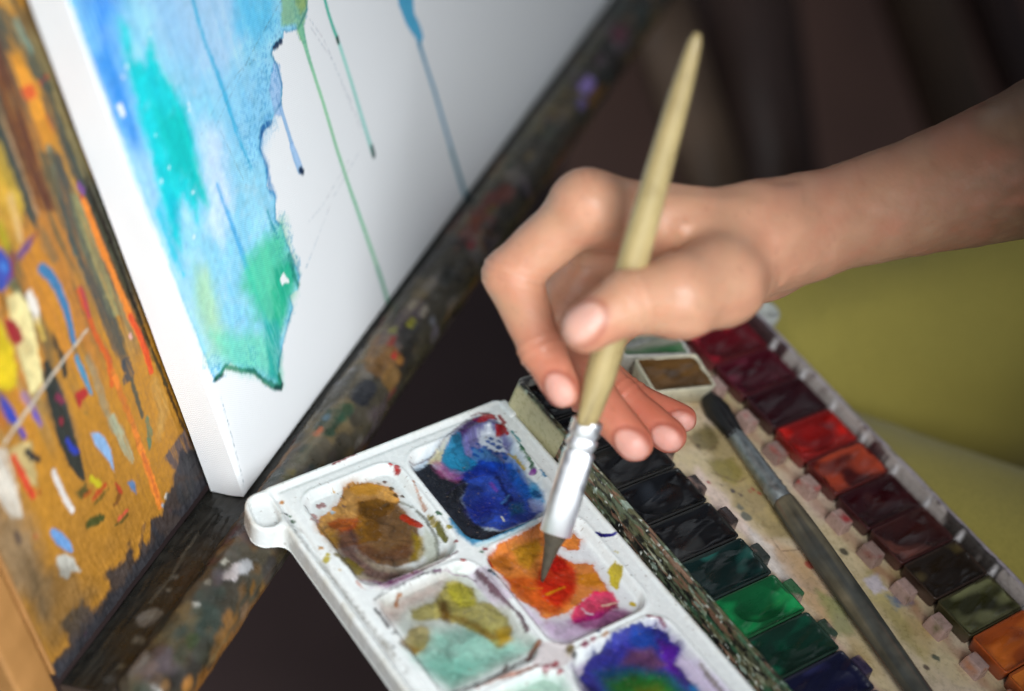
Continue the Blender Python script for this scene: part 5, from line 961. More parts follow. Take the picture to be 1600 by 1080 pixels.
Cp[near_] *= (1 - np.array([.70, .42, .22]) * (stp * .75)[:, None]) * (1 - np.array([.85, .55, .40]) * (rimk * .85)[:, None])
stq = fbm(P[:, 0] * .30, P[:, 1] * .022, 911, 4) * paint_amt
Cp = Cp * (1 + np.array([.30, .12, .05]) * stq[:, None])
Cp = np.clip(Cp, .003, .85)
edge = np.clip((P[:, 0] + .2) / .9, 0, 1)[:, None]
C = np.where(infr[:, None], C0 * (1 - edge) + Cp * edge, C0)
wet = np.clip((C0 - C).max(1) * 2.2, 0, 1) * np.clip(.55 + .9 * fbm(P[:, 0] * .03, P[:, 1] * .03, 12, 4), .12, 1)
V = np.stack([vx.ravel(), vy.ravel(), zz.ravel()], 1)
cv = mesh_obj('stretched_canvas', V, grid_faces(len(sx), len(sy)), M_canvas, None, C, matrix=FR, extra=wet)
tag(cv, 'white stretched canvas with blue and green watercolour wash and long drips on the easel', 'canvas')

# ================================================================== mixing tray
FT = frame(TO, TU, TV, TN)
TL, TW = 203., 96.2
st = .38
xs = np.arange(-4, TL + 4, st); ys = np.arange(-14, TW + 8, st)
X, Y = np.meshgrid(xs, ys, indexing='ij')


def rbox(X, Y, x0, x1, y0, y1, r):
    qx = np.abs(X - (x0 + x1) / 2) - (x1 - x0) / 2 + r; qy = np.abs(Y - (y0 + y1) / 2) - (y1 - y0) / 2 + r
    return np.hypot(np.maximum(qx, 0), np.maximum(qy, 0)) + np.minimum(np.maximum(qx, qy), 0) - r


def smin(a, b, k):
    h = np.clip(.5 + .5 * (b - a) / k, 0, 1); return b * (1 - h) + a * h - k * h * (1 - h)


def capsule2(X, Y, ax_, ay, bx, by, r):
    P_ = np.stack([X.ravel(), Y.ravel()], 1); d, _ = seg(P_, np.array([ax_, ay]), np.array([bx, by])); return d.reshape(X.shape) - r


def sst(x, a, b):
    t = np.clip((x - a) / (b - a), 0, 1); return t * t * (3 - 2 * t)


body = rbox(X, Y, 0, TL, 0, TW, 4)
tab = capsule2(X, Y, 6.5, -2.2, 11.5, -3.2, 6.0); tab2 = capsule2(X, Y, TL - 11, -3, TL - 6.5, -2.2, 6.0)
out = smin(smin(body, tab, 3), tab2, 3)
Zt = np.zeros_like(X)
# groove just inside the left and far edges
gx = np.exp(-((Y - 3.6) / 1.25) ** 2) * sst(X, 2, 6) * 1.3
Zt -= gx
Zt += .55 * np.exp(-((out + 1.0) / .8) ** 2)
Zt -= .35 * np.exp(-((X - 3.4) / .8) ** 2) * sst(Y, 2, 6) * (Y < 90)
tin = smin(-tab, np.full_like(tab, 99.), 1)
Zt -= 2.6 * sst(-tab, 1.4, 2.6) * (1 - sst(Y, .8, 2.4)) + 2.6 * sst(-tab2, 1.4, 2.6) * (1 - sst(Y, .8, 2.4))
for k in range(4):
    u0 = 8.6 + 48.6 * k; u1 = u0 + 44.6
    for v0, v1 in ((9.6, 46.2), (50.2, 88.2)):
        w = rbox(X, Y, u0, u1, v0, v1, 6.5)
        Zt -= 2.9 * sst(-w, -.4, 2.0) + .9 * sst(-w, 2, 14)
        Zt += .35 * np.exp(-((w - .9) / .7) ** 2)
P = np.stack([X.ravel(), Y.ravel()], 1)
base = np.array([.70, .72, .705])
C = np.tile(base, (len(P), 1)) * (1 - .03 * np.clip(fbm(P[:, 0] * .1, P[:, 1] * .1, 7, 4), 0, 1))[:, None]
ed = np.exp(-((out.ravel() + .2) / 1.6) ** 2) * np.clip(.25 + .8 * fbm(P[:, 0] * .25, P[:, 1] * .25, 19, 4), 0, 1) * .45
C = C * (1 - ed[:, None]) + lin('#a79b7c') * ed[:, None]
C = paint(P, C, FEAT['tray'], .46, -.3, 700, sat=1.4)
Cw = C.copy()
# dirt that gathers in the groove and along the wells
k = (np.exp(-((P[:, 1] - 3.8) / .9) ** 2) * sst(P[:, 0], 8, 20) * np.clip(.35 + 1.3 * fbm(P[:, 0] * .12, P[:, 1] * .6, 29, 4), 0, 1) * .75)[:, None]
C = C * (1 - k) + lin('#6f6558') * k
sp_ = fbm(P[:, 0] * 1.1, P[:, 1] * 1.1, 39, 2); k = (np.clip((sp_ - .66) * 9, 0, 1) * .55)[:, None]
C = C * (1 - k) + lin('#7c6a5c') * k
lumt = C.mean(1); pig = np.clip((.52 - lumt) / .35, 0, 1)
x, y = P.T; wx = 1.6 * fbm(x * .11, y * .11, 61, 3); wy = 1.6 * fbm(x * .11 + 7, y * .11, 62, 3)
sw = fbm(x * .16 + wx, y * .16 + wy, 63, 5); rdg = 1 - np.abs(fbm(x * .13 + wx, y * .13 + wy, 66, 4)) * 5
C = C * (1 + pig * (.50 * sw - .34 * np.clip(rdg, 0, 1)))[:, None]; C = np.clip(C, .003, 1)
Zt = Zt + (pig * (.22 * fbm(P[:, 0] * .7, P[:, 1] * .7, 49, 4) + .05)).reshape(X.shape)
gxx, gyy = np.gradient(out, st); gl = np.hypot(gxx, gyy) + 1e-6; gxx, gyy = gxx / gl, gyy / gl
o_ = np.maximum(out, 0)
VX = X - gxx * o_; VY = Y - gyy * o_; VZ = Zt * (out <= 0) - np.minimum(o_ * 5, 8.5) + (.55 * np.exp(-1.56)) * (out > 0)
keep = (out < 2.8)
V = np.stack([VX.ravel(), VY.ravel(), VZ.ravel()], 1)
tr = thing('mixing_tray', 'white plastic mixing tray with square wells of brown, blue and orange paint', 'palette', matrix=FT)
gf = grid_faces(len(xs), len(ys)); gf = gf[keep.ravel()[gf].all(1)]
mesh_obj('tray_top', V, gf, M_tray, tr, C, matrix=FT)
# thin stained lid lying under the tray
M_lid = paint_mat('grimy_clear_lid', .3, .2, 300, vary=.4, nscale=180, use_col=False, base=(.16, .15, .125))
box_obj('lid', (-1.6, TL - 3, 3, TW - 1, -8.2, -5.2), M_lid, tr, .8, matrix=FT)
box_obj('hinge_lug', (1.5, 10.5, 93.5, 97.2, -6, 1.2), paint_mat('tray_white', .3, .05, 300, use_col=False, base=tuple(base * .95)), tr, 1.6, matrix=FT)

# ================================================================== paint box
FB = Matrix.Identity(4)
BL, BW = 212., 122.
pb = thing('paint_box', 'long plastic watercolour box with paint-smeared rims, holding two rows of pans', 'paint box', matrix=FB)
st = .42
xs = np.arange(-7, BL + 4, st); ys = np.arange(-4, BW + 4, st)
X, Y = np.meshgrid(xs, ys, indexing='ij'); out = rbox(X, Y, -3, BL, 0, BW, 3)
Zb = np.full_like(X, -13.)
wall_in = 3.0 - 0 * X
Zb += 13 * (1 - sst(-out, 2.2, 3.6))
Zb += 2.2 * sst(Y, 33.5, 36.5) * (1 - sst(Y, 81, 84)) * sst(-out, 3.0, 4.0)
Zb += 5.0 * sst(Y, 117.6, 119.6) * sst(-out, 2.4, 3.6)
Zb += .35 * fbm(X * .05, Y * .05, 11, 3) * (Zb < -6)
nubk = np.zeros_like(X)
for k in range(12): nubk = np.maximum(nubk, np.exp(-((X - 16.4 - 17.2 * k) / 1.5) ** 2 - ((Y - 118.7) / 1.1) ** 2))
Zb = np.maximum(Zb, -9 + 6.5 * nubk * (nubk > .05))
P = np.stack([X.ravel(), Y.ravel()], 1); x, y = P.T
C = np.tile(lin('#cfbc94'), (len(P), 1)) * (1 + .12 * fbm(x * .05, y * .05, 2, 4))[:, None]
k = np.clip(.5 + 1.3 * fbm(x * .04, y * .07, 21, 4), 0, 1)[:, None] * .7; C = C * (1 - k) + lin('#e0c9b8') * k
k = np.clip(2.2 * fbm(x * .05 + 3, y * .08, 24, 4) - .3, 0, 1)[:, None] * .6; C = C * (1 - k) + lin('#a8894a') * k
C = paint(P, C, FEAT['box'], 1.0, 0, 900)
# colour that has run on to the groove beside the pans
for v, lo, cc in ((35.5, 40, '#1b2a22'), (81.5, 77, '#8f3a34')):
    d = np.abs(y - v); k = (np.clip(1.1 - d / 4 + .9 * fbm(x * .25, y * .25, int(v), 4), 0, 1) * (.8 if v < 50 else .4))[:, None]
    C = C * (1 - k) + lin(cc) * k
# left rim: dragged layers of dry paint
def rim_streaks(x, y):
    s1 = fbm(x * .07, y * .55, 31, 5) * 1.4; s2 = fbm(x * .12 + 9, y * .8, 33, 4) * 1.4; s3 = fbm(x * .3, y * .6, 35, 3) * 1.3; s4 = fbm(x * .9, y * .9, 36, 3)
    Cr = np.tile(lin('#58573f'), (len(x), 1))
    for f_, thr, cc in ((s1, .0, '#2c2c26'), (s2, .36, '#a9ab94'), (-s1, .25, '#5d5c42'), (s3, .22, '#161616'), (-s2, .3, '#56604a'), (-s3, .5, '#8c9a8c'), (s1 * s2 * 4, .3, '#7a5a48'), (s4, .52, '#d8dcd2')):
        k = np.clip((f_ - thr) * 9, 0, 1)[:, None] * .92; Cr = Cr * (1 - k) + lin(cc) * k
    gk = np.clip((x - 75) / 40, 0, 1) * np.clip(fbm(x * .1, y * .5, 37, 4) * 3, 0, 1) * .6
    return Cr * (1 - gk[:, None]) + lin('#2f6a4c') * gk[:, None]


lr = (y < 4.6); o_q = np.maximum(out, 0).ravel(); y0_ = y; y = np.where(y < 2, y - np.minimum(o_q * 9, 17), y)
Cr = rim_streaks(x, y)
C = np.where(lr[:, None], Cr, C); y = y0_
# right rim: grey plastic with maroon runs
rr = (y > 117.2)
Cq = np.tile(lin('#a89d96'), (len(P), 1)) * (1 + .15 * fbm(x * .1, y * .3, 41, 4))[:, None]
k = np.clip((fbm(x * .12, y * .35, 43, 5) - .02) * 9, 0, 1)[:, None] * .93
mar = lin('#3a0f18') * (1 + .8 * fbm(x * .2, y * .2, 45, 3))[:, None]
late = np.clip((x - 85) / 30, 0, 1)[:, None]; mar = mar * (1 - late) + lin('#2c2622') * late
Cq = Cq * (1 - k) + mar * k
top = ((y > 120.6) & (fbm(x * .15, y * .4, 47, 3) < .35))[:, None]; Cq = np.where(top, lin('#b9acb2') * np.ones_like(Cq), Cq)
nk = np.clip(nubk.ravel() * 2.5 - .6, 0, 1)[:, None]; Cq = Cq * (1 - nk) + lin('#c8c2c0') * nk
C = np.where(rr[:, None], Cq, C)
# far rim
fr = (x < .4)[:, None]; Cf = np.tile(lin('#8f8f88'), (len(P), 1)); k = np.clip((fbm(x * .6, y * .12, 49, 4)) * 7, 0, 1)[:, None] * .9
Cf = Cf * (1 - k) + lin('#1c1a1e') * k; C = np.where(fr, Cf, C)
wl = (out.ravel() > .15) & (y < 2) & (x + 6 * fbm(x * .1, y * 2, 57, 3) < 30)
C = np.where(wl[:, None], lin('#b5ad86') * (1 + .25 * fbm(x * .1, y * .1, 51, 4))[:, None], C)
gxx, gyy = np.gradient(out, st); gl = np.hypot(gxx, gyy) + 1e-6; gxx, gyy = gxx / gl, gyy / gl
o_ = np.maximum(out, 0)
rimz = .3 * fbm(X * .2, Y * .6, 53, 4) * sst(Zb, -4, -.5)
VX = X - gxx * o_; VY = Y - gyy * o_; VZ = (Zb + rimz) * (out <= 0) - np.minimum(o_ * 9, 17)
gf = grid_faces(len(xs), len(ys)); gf = gf[(out < 2.9).ravel()[gf].all(1)]
mesh_obj('box_shell', np.stack([VX.ravel(), VY.ravel(), VZ.ravel()], 1), gf, M_box, pb, C, matrix=FB)
box_obj('base', (-2.6, BL - .5, .6, BW - .6, -18, -14.6), paint_mat('box_underside', .5, .1, 300, use_col=False, base=(.25, .24, .2)), pb, .8, matrix=FB)
sx_ = np.arange(26, BL - 1, .45); sz_ = np.linspace(-16.5, -.1, 44); SX_, SZ_ = np.meshgrid(sx_, sz_, indexing='ij'); q1, q2 = SX_.ravel(), SZ_.ravel()
wob_ = .35 * fbm(q1 * .15, q2 * .7, 58, 4)
mesh_obj('smeared_side', np.stack([q1, -.45 - wob_ * np.clip((q1 - 26) / 6, 0, 1) + .25 * np.clip(1 - (q1 - 26) / 4, 0, 1), q2], 1), grid_faces(len(sx_), len(sz_))[:, ::-1], M_box, pb, rim_streaks(q1, q2 * .8), matrix=FB)
# clip ring on the far right corner
rg = [(0, 5.4), (0.6, 5.9), (9, 5.9), (9.8, 5.4), (9.8, 4.2), (9, 3.9), (4, 3.7)]
lathe('clip_ring', (2.5, 126.5, -9.5), (2.5, 126.5, 0), rg, paint_mat('clip_plastic', .35, .1, 300, use_col=False, base=(.55, .56, .52)), pb, n=28)

SEP0, PITCH = 16.4 - 17.2, 17.2


def post(u, v0, v1, stain, seed):
    """moulded post that clips one pan: chamfered block"""
    nx, ny, nz = 9, 7, 8
    V, F = [], []
    jit = random.uniform(-.5, .5); d = (u - 4.6 + jit, u + 4.4 + jit, v0 + random.uniform(-.3, .3), v1, -12.5, -3.6 + random.uniform(-.7, .4))
    V_, F_ = box_v(*d)
    V_ = [(a + (.9 if c > -5 else 0) * (1 if a < u else -1), b + (.8 if c > -5 else 0) * (1 if b < (v0 + v1) / 2 else -1), c) for a, b, c in V_]
    # subdivide so the stain can run
    me = bpy.data.meshes.new('post'); import bmesh
    bm = bmesh.new(); vs = [bm.verts.new(p) for p in V_]
    for f in F_: bm.faces.new([vs[i] for i in f])
    bmesh.ops.recalc_face_normals(bm, faces=bm.faces)
    bmesh.ops.bevel(bm, geom=list(bm.edges), offset=.7, segments=2, affect='EDGES', profile=.6)
    bmesh.ops.subdivide_edges(bm, edges=list(bm.edges), cuts=5, use_grid_fill=True)
    bm.verts.ensure_lookup_table()
    Vn = np.array([v.co[:] for v in bm.verts]); Fn = [[v.index for v in f.verts] for f in bm.faces]; bm.free()
    c = np.tile(lin(random.choice(['#a3857a', '#957a70', '#ab8d82', '#8c746a'])), (len(Vn), 1))
    kk = np.clip(fbm(Vn[:, 0] * .22, Vn[:, 1] * .22 + Vn[:, 2] * .2, seed, 3) * 1.8 - .55 + 1.2 * (stain[1] - .35) / .45 + (Vn[:, 2] + 6.5) * .2, 0, 1)[:, None] * .92
    c = c * (1 - kk) + lin(stain[0]) * kk
    return mesh_obj('post', Vn, Fn, M_box, pb, c, matrix=FB)


right_cols = ['#8e1626', '#6a1026', '#48141e', '#b01c18', '#7a2018', '#4c1018', '#54241f', '#3a2a18', '#4c4a22', '#e0661a', '#e5701c', '#c9b81e']
left_cols = ['#17171a', '#1a1a1c', '#15161a', '#171a1c', '#0d2622', '#0f6e3a', '#0a3326', '#141433', '#1a1a4a', '#20306a', '#2a3f7a', '#3a4a60']
right_words = [('crimson', 'farthest, under the hand'), ('wine red', 'second from the far end'), ('dark maroon', 'just above the bright red one'), ('bright red', 'the brightest red of all'),
               ('brick orange', 'right below the bright red one'), ('maroon black', 'right below the brick orange one'), ('reddish brown', 'above the dark olive brown one'), ('dark olive brown', 'second above the orange ones'),
               ('dull olive green', 'directly above the orange ones'), ('orange', 'the farther of two orange'), ('orange', 'the nearer of two orange'), ('yellow', 'beyond the orange ones')]
left_words = [('black', 'farthest, under the index fingertip'), ('black', 'second from the far end'), ('black', 'partly under the middle fingertip'), ('black', 'smooth, just past the fingertips'),
              ('black', 'directly above the dark teal one'), ('dark teal', 'above the bright green one'), ('bright green', 'the brightest green of all'), ('bottle green', 'right below the bright green one'),
              ('navy', 'below the bottle green one'), ('dark blue', 'at the bottom frame edge'), ('blue', 'second from the near end'), ('slate blue', 'at the near end')]
left_cols = ['#141416', '#17171a', '#1a1a1c', '#131418', '#16171a', '#0c2a28', '#0c6838', '#0a3a2a', '#121438', '#1a1a50', '#20306a', '#3a4a60']


def pan(u, v, colr, label, seed, w=16.9, l=30.9, z=-3.6, rot=0.0, tilt=0.0, hi=None, shell='#b9aaa0', group='pans of paint in the box', spread=.85, hollow=1.2, u_dark=False):
    """one full pan: tapered open shell with a worn cake of paint; u,v its far left corner"""
    c_, s_ = math.cos(rot), math.sin(rot); lift = 0.0
    xdir = np.array([c_, s_, -math.sin(tilt)]); ydir = np.array([-s_, c_, 0]); ydir = ydir / np.linalg.norm(ydir); xdir -= ydir * (xdir @ ydir); xdir /= np.linalg.norm(xdir); zdir = np.cross(xdir, ydir)
    M = frame((u, v, z), xdir, ydir, zdir)
    t = thing('paint_pan', label, 'paint pan', group, matrix=M)
    # shell: outside, rim and inside in one lofted loop set
    rings = []
    def ring(inset, zz_, r=1.3, n=6):
        pts = []
        x0, x1, y0, y1 = inset, w - inset, inset, l - inset
        for cx, cy, a0 in ((x1 - r, y1 - r, 0), (x0 + r, y1 - r, 90), (x0 + r, y0 + r, 180), (x1 - r, y0 + r, 270)):
            for i in range(n): a = math.radians(a0 + 90 * i / (n - 1)); pts.append((cx + r * math.cos(a), cy + r * math.sin(a), zz_))
        return pts
    for ins, zz_, r in ((1.1, -9, 1.3), (.15, -.5, 1.4), (.05, -.1, 1.4), (.3, .1, 1.3), (.8, .05, 1.1), (1.0, -.3, 1.0), (1.35, -5, .9)): rings += [ring(ins, zz_, r)]
    V = [p for r_ in rings for p in r_]; nn_ = len(rings[0]); F = []
    for a in range(len(rings) - 1):
        for b in range(nn_): F.append((a * nn_ + b, a * nn_ + (b + 1) % nn_, (a + 1) * nn_ + (b + 1) % nn_, (a + 1) * nn_ + b))
    F.append(tuple(range(nn_))[::-1])
    V = np.array(V); cs = np.tile(lin(shell), (len(V), 1))
    k = np.clip(spread + 1.1 * fbm(V[:, 0] * .4, V[:, 1] * .25 + V[:, 2], seed, 3) + .12 * V[:, 2], 0, 1)[:, None] * .95
    cs = cs * (1 - k) + lin(colr) * .55 * k
    mesh_obj('shell', V, F, M_shell, t, cs, matrix=M)
    # cake
    gx_, gy_ = np.linspace(.85, w - .85, 52), np.linspace(.85, l - .85, 96)
    A, B = np.meshgrid(gx_, gy_, indexing='ij'); P_ = np.stack([A.ravel(), B.ravel()], 1)
    a_, b_ = P_.T; ea = np.minimum(a_ - .85, w - .85 - a_); eb = np.minimum(b_ - .85, l - .85 - b_); e = np.minimum(ea, eb)
    rg_ = np.random.default_rng(seed); cx, cy = w * rg_.uniform(.4, .6), l * rg_.uniform(.38, .6)
    dd = np.hypot((a_ - cx) / (w * .36), (b_ - cy) / (l * .34))
    ridg = fbm(a_ * .20 + b_ * .06, b_ * .06, seed + 3, 2)
    zc_ = -1.5 - hollow * np.clip(1 - dd ** 2, -.1, 1) + 1.1 * ridg + .10 * fbm(a_ * .8, b_ * .2, seed + 5, 2) + 1.3 * np.exp(-e / 1.3)
    zc_ = np.minimum(zc_, .25 + .3 * ridg)
    cc_scale = 1
    cc_ = np.tile(lin(colr) * (.42 if u_dark else .55), (len(P_), 1)) * (1 + .4 * fbm(a_ * .2, b_ * .07, seed + 7, 3))[:, None]
    ee = np.exp(-e / .9)[:, None] * .5; cc_ = cc_ * (1 - ee) + lin(colr) * .35 * ee
    if hi is not None:
        kk = np.clip((fbm(a_ * .15 + 2, b_ * .07, seed + 9, 2) - hi[1]) * 2.4, 0, 1)[:, None] * hi[2]
        cc_ = cc_ * (1 - kk) + lin(hi[0]) * kk
    mesh_obj('paint_cake', np.stack([a_, b_, zc_], 1), grid_faces(52, 96), M_cake, t, cc_, matrix=M)
    return t


hi_r = {0: ('#c81c34', .1, .9), 1: ('#8a3048', .25, .7), 2: ('#4a3a38', .2, .6), 3: ('#e0241a', .0, .9), 4: ('#b8482c', -.25, .85), 5: ('#6a3a30', .3, .6), 6: ('#9a5a4c', .0, .7), 7: ('#6a5a34', .15, .6), 8: ('#86865a', -.05, .75), 9: ('#f08030', .0, .7), 10: ('#f58a30', .0, .7), 11: ('#e0d030', 0, .6)}
hi_l = {2: ('#3a3a34', .2, .5), 3: ('#2c3036', .2, .6), 4: ('#4a4a48', .2, .5), 5: ('#2c6a60', .2, .5), 6: ('#189450', .02, .75), 7: ('#126a4a', .1, .6), 8: ('#3a3a6a', .25, .5)}
for k in range(12):
    u = SEP0 + PITCH * k + .2
    cw, pos = right_words[k]
    dz = [0, 0, .3, 0, 0, -.3, 0, 0, 0, .3, .3, 0][k]
    pan(u, 86.2, right_cols[k], '%s paint pan in right row, %s' % (cw, pos), 1100 + 13 * k, z=-3.8 + dz, hi=hi_r.get(k), hollow=-.8 if k in (4, 9, 10) else [2.2, 1.0, .2, 2.6, 0, 1.2, 2.0, .8, .4, 0, 0, 1][k], spread=1.6, shell='#8a6460', u_dark=k not in (3, 9, 10))
    post(u + 7.9, 77.6, 84.2, ([right_cols[1], right_cols[1], right_cols[3], '#a0301e', '#b01c20', '#a01c24', '#7a2a20', '#5a4a34', '#5a5a30', '#b86a2a', '#c8702a', '#b0a040'][k], .35), 60 + k)
for k in range(12):
    u = SEP0 + PITCH * k + .1
    cw, pos = left_words[k]
    pan(u, 3.9, left_cols[k], '%s paint pan in left row, %s' % (cw, pos), 1500 + 13 * k, z=-3.4, hi=hi_l.get(k), shell='#8a8a80', spread=1.7, hollow=-.9 if k in (4, 5) else [1, 2.2, .4, 1.4, 0, 0, 2.6, 1.0, 1.8, .6, 1, 1][k])
    post(u + 7.9, 35.2, 40.6, (left_cols[k] if k != 6 else '#0f5a34', .8), 90 + k)

# loose pans lying across the groove at the far end
pan(5.5, 50.5, '#8a6234', 'brown paint pan lying loose across the groove beside the fingers', 1901, w=17, l=27.5, z=1.5, rot=-.24, hi=('#4a341c', .15, .8), shell='#d8d2b8', group='loose pans of paint', spread=.15, hollow=.6)
pan(-12.0, 52, '#b8b8a0', 'whitish paint pan streaked with green, lying loose behind the brown one', 1931, w=16, l=29, z=1.5, rot=-.30, hi=('#1f6a34', .12, .9), shell='#c8c4bc', group='loose pans of paint', spread=.25, hollow=.4)

# small moulded nub in the groove
th_ = [(0, 3.0), (.7, 2.8), (1.1, 2.0), (1.3, .6)]
lathe('nub', (86.5, 58.5, -10.9), (86.5, 58.5, 0), th_, paint_mat('nub_plastic', .3, .1, 300, use_col=False, base=(.6, .56, .48)), pb, n=20)

# ================================================================== brush lying in the box
ob = thing('paintbrush', 'old brush with black bristles and dark worn handle lying in the box groove', 'paintbrush', 'paintbrushes', matrix=Matrix.Translation(Vector((37, 72, -6)) * MM))


def reparent(o, root):
    o.parent = root; o.matrix_basis = root.matrix_basis.inverted(); return o


b0 = np.array([24.0, 73.5, -4.8]); b1 = np.array([186.0, 43.0, -2.0]); dax = (b1 - b0) / np.linalg.norm(b1 - b0)
reparent(lathe('bristles', b0, b1, [(0, .6), (2, 1.8), (6, 3.3), (11, 4.2), (17, 4.0), (22, 3.2), (24, 2.9)], M_bristle, None, wob=.38, seed=5, n=60), ob)
reparent(lathe('ferrule', b0 + dax * 22, b1, [(0, 2.7), (.4, 2.9), (12, 3.25), (26, 3.6), (27, 3.9), (28, 3.6), (29, 3.6), (30, 3.95), (31, 3.7), (34, 3.9), (34.4, 3.6)], M_oldmetal, None, wob=.03), ob)
def oldc(S, T):
    c = np.tile(lin('#3f403b'), (len(S), 1)) * (1 + .5 * fbm(S * .06, T * 1.5, 5, 4))[:, None]
    k = np.clip(2.5 * fbm(S * .05, T * 1.2 + 4, 9, 4) + .1 + S / 400, 0, 1)[:, None] * .7; c = c * (1 - k) + lin('#776b52') * k
    k = np.clip(6 * fbm(S * .15, T * 2, 12, 3) - 2.4, 0, 1)[:, None] * .6; return c * (1 - k) + lin('#8a2c34') * k
reparent(lathe('handle', b0 + dax * 56, b1, [(0, 3.9), (1, 4.2), (10, 4.5), (25, 4.7), (45, 4.5), (70, 4.1), (95, 3.7), (104, 3.4), (106, 2.2)], M_oldwood, None, colours=oldc, wob=.02), ob)
for o in list(ob.children): pass

# ================================================================== brush held in the hand
BR0, BR1 = c2w(BRA), c2w(BRB); ax_ = (BR1 - BR0) / np.linalg.norm(BR1 - BR0); LB = float(np.linalg.norm(BR1 - BR0))
hb = thing('paintbrush', 'brush with bright silver ferrule and pale wooden handle held in the hand', 'paintbrush', 'paintbrushes', matrix=Matrix.Translation(Vector(BR0) * MM))
vw = (CAM - BR0); 
reparent(lathe('bristles', BR0 - ax_ * 1.0, BR1, [(0, .4, 1), (2, .9, .9), (8, 1.7, .8), (14, 2.6, .6), (18, 3.9, .4), (20, 4.2, .4)], M_bristle2, None, flat=(vw, .7), wob=.12), hb)
reparent(lathe('ferrule', BR0 + ax_ * 17.0, BR1, [(0, 4.9, .34), (.3, 5.2, .34), (14, 5.2, .36), (30, 5.0, .42), (30.5, 4.3, .42), (31.4, 4.3, .42), (32, 4.9, .44), (34.5, 4.9, .46), (35, 4.3, .46), (35.8, 4.3, .48), (36.4, 4.9, .5), (41, 4.9, .55), (41.4, 4.3, .6)], M_metal, None, n=48, flat=(vw, .6)), hb)
def newc(S, T):
    c = np.tile(lin('#b09c6c'), (len(S), 1)) * (1 + .12 * fbm(S * .04, T * 3.0, 5, 4))[:, None]
    k = np.clip(2.0 * fbm(S * .03, T * 1.2 + 4, 9, 4) - .2, 0, 1)[:, None] * .5; c = c * (1 - k) + lin('#93774a') * k
    k = np.clip(5 * (np.cos(T - 2.2) - .72) + 1.2 * fbm(S * .05, T * 2, 31, 3), 0, 1)[:, None] * .8; c = c * (1 - k) + lin('#3c3f30') * k
    k = np.clip(7 * fbm(S * .12, T * 1.5, 33, 3) - 2.6, 0, 1)[:, None] * .6; return c * (1 - k) + lin('#6b5a3c') * k
hs = LB - 58.0
reparent(lathe('handle', BR0 + ax_ * 57.5, BR1, [(0, 4.3, .6), (2, 4.7, .65), (15, 4.9, 1), (35, 5.0), (55, 4.8), (75, 4.4), (92, 3.9), (108, 3.3), (hs - 8, 2.5), (hs - 3, 2.0), (hs - .8, 1.3), (hs, .5)], M_wood, None, colours=newc, n=32), hb)

# ================================================================== person: hand and forearm, trousers
def surface_nets(f, org, h):
    nx, ny, nz = f.shape
    ins = f < 0
    c = np.stack([ins[i:nx - 1 + i, j:ny - 1 + j, k:nz - 1 + k] for i in (0, 1) for j in (0, 1) for k in (0, 1)])
    act = c.any(0) & ~c.all(0)
    idx = -np.ones(act.shape, np.int64); cells = np.argwhere(act); idx[act] = np.arange(len(cells))
    acc = np.zeros((len(cells), 3)); cnt = np.zeros(len(cells))
    offs = [(i, j, k) for i in (0, 1) for j in (0, 1) for k in (0, 1)]
    for a in range(8):
        for b in range(a + 1, 8):
            oa, ob_ = np.array(offs[a]), np.array(offs[b])
            if np.abs(oa - ob_).sum() != 1: continue
            fa = f[tuple((cells + oa).T)]; fb = f[tuple((cells + ob_).T)]
            m = (fa < 0) != (fb < 0); t = np.where(m, fa / np.where(m, fa - fb, 1), 0)
            acc[m] += (oa + (ob_ - oa) * t[:, None])[m]; cnt[m] += 1
    V = (cells + acc / cnt[:, None]) * h + org
    Fs = []
    for ax0, (a1, a2) in enumerate(((1, 2), (2, 0), (0, 1))):
        s0 = [slice(1, -1)] * 3; s0[ax0] = slice(0, -1); s1 = [slice(1, -1)] * 3; s1[ax0] = slice(1, None)
        A, B = ins[tuple(s0)], ins[tuple(s1)]
        e = np.argwhere(A != B); pos = A[tuple(e.T)]
        base_ = e + 1; base_[:, ax0] -= 1
        d1 = np.zeros(3, int); d1[a1] = 1; d2 = np.zeros(3, int); d2[a2] = 1
        ok = (base_ < np.array(act.shape)).all(1); base_ = base_[ok]; pos = pos[ok]
        q = np.stack([idx[tuple((base_ - o).T)] for o in (d1 * 0, d1, d1 + d2, d2)], 1)
        q = np.where(pos[:, None], q[:, ::-1], q)
        Fs.append(q[(q >= 0).all(1)])
    return V, np.concatenate(Fs)


def cap_sdf(G, a, b, ra, rb):
    d = b - a; t = np.clip(((G - a) @ d) / (d @ d), 0, 1)
    return np.linalg.norm(G - a - t[..., None] * d, axis=-1) - (ra + (rb - ra) * t)


h_ = 1.0
lo = np.array([-12., -95., 552.]); hi_ = np.array([250., 46., 700.])
dims = np.ceil((hi_ - lo) / h_).astype(int)
fld = np.full(dims, 60.0, np.float32)


def stamp(field, a, b, ra, rb, k):
    a, b = np.array(a), np.array(b); m = max(ra, rb) + k * 2 + 8
    i0 = np.maximum(((np.minimum(a, b) - m - lo) / h_).astype(int), 0); i1 = np.minimum(((np.maximum(a, b) + m - lo) / h_).astype(int) + 1, dims)
    sl = tuple(slice(i0[i], i1[i]) for i in range(3))
    g = np.stack(np.meshgrid(*[lo[i] + h_ * np.arange(i0[i], i1[i]) for i in range(3)], indexing='ij'), -1)
    d = cap_sdf(g, a, b, ra, rb)
    field[sl] = smin(field[sl], d, k)


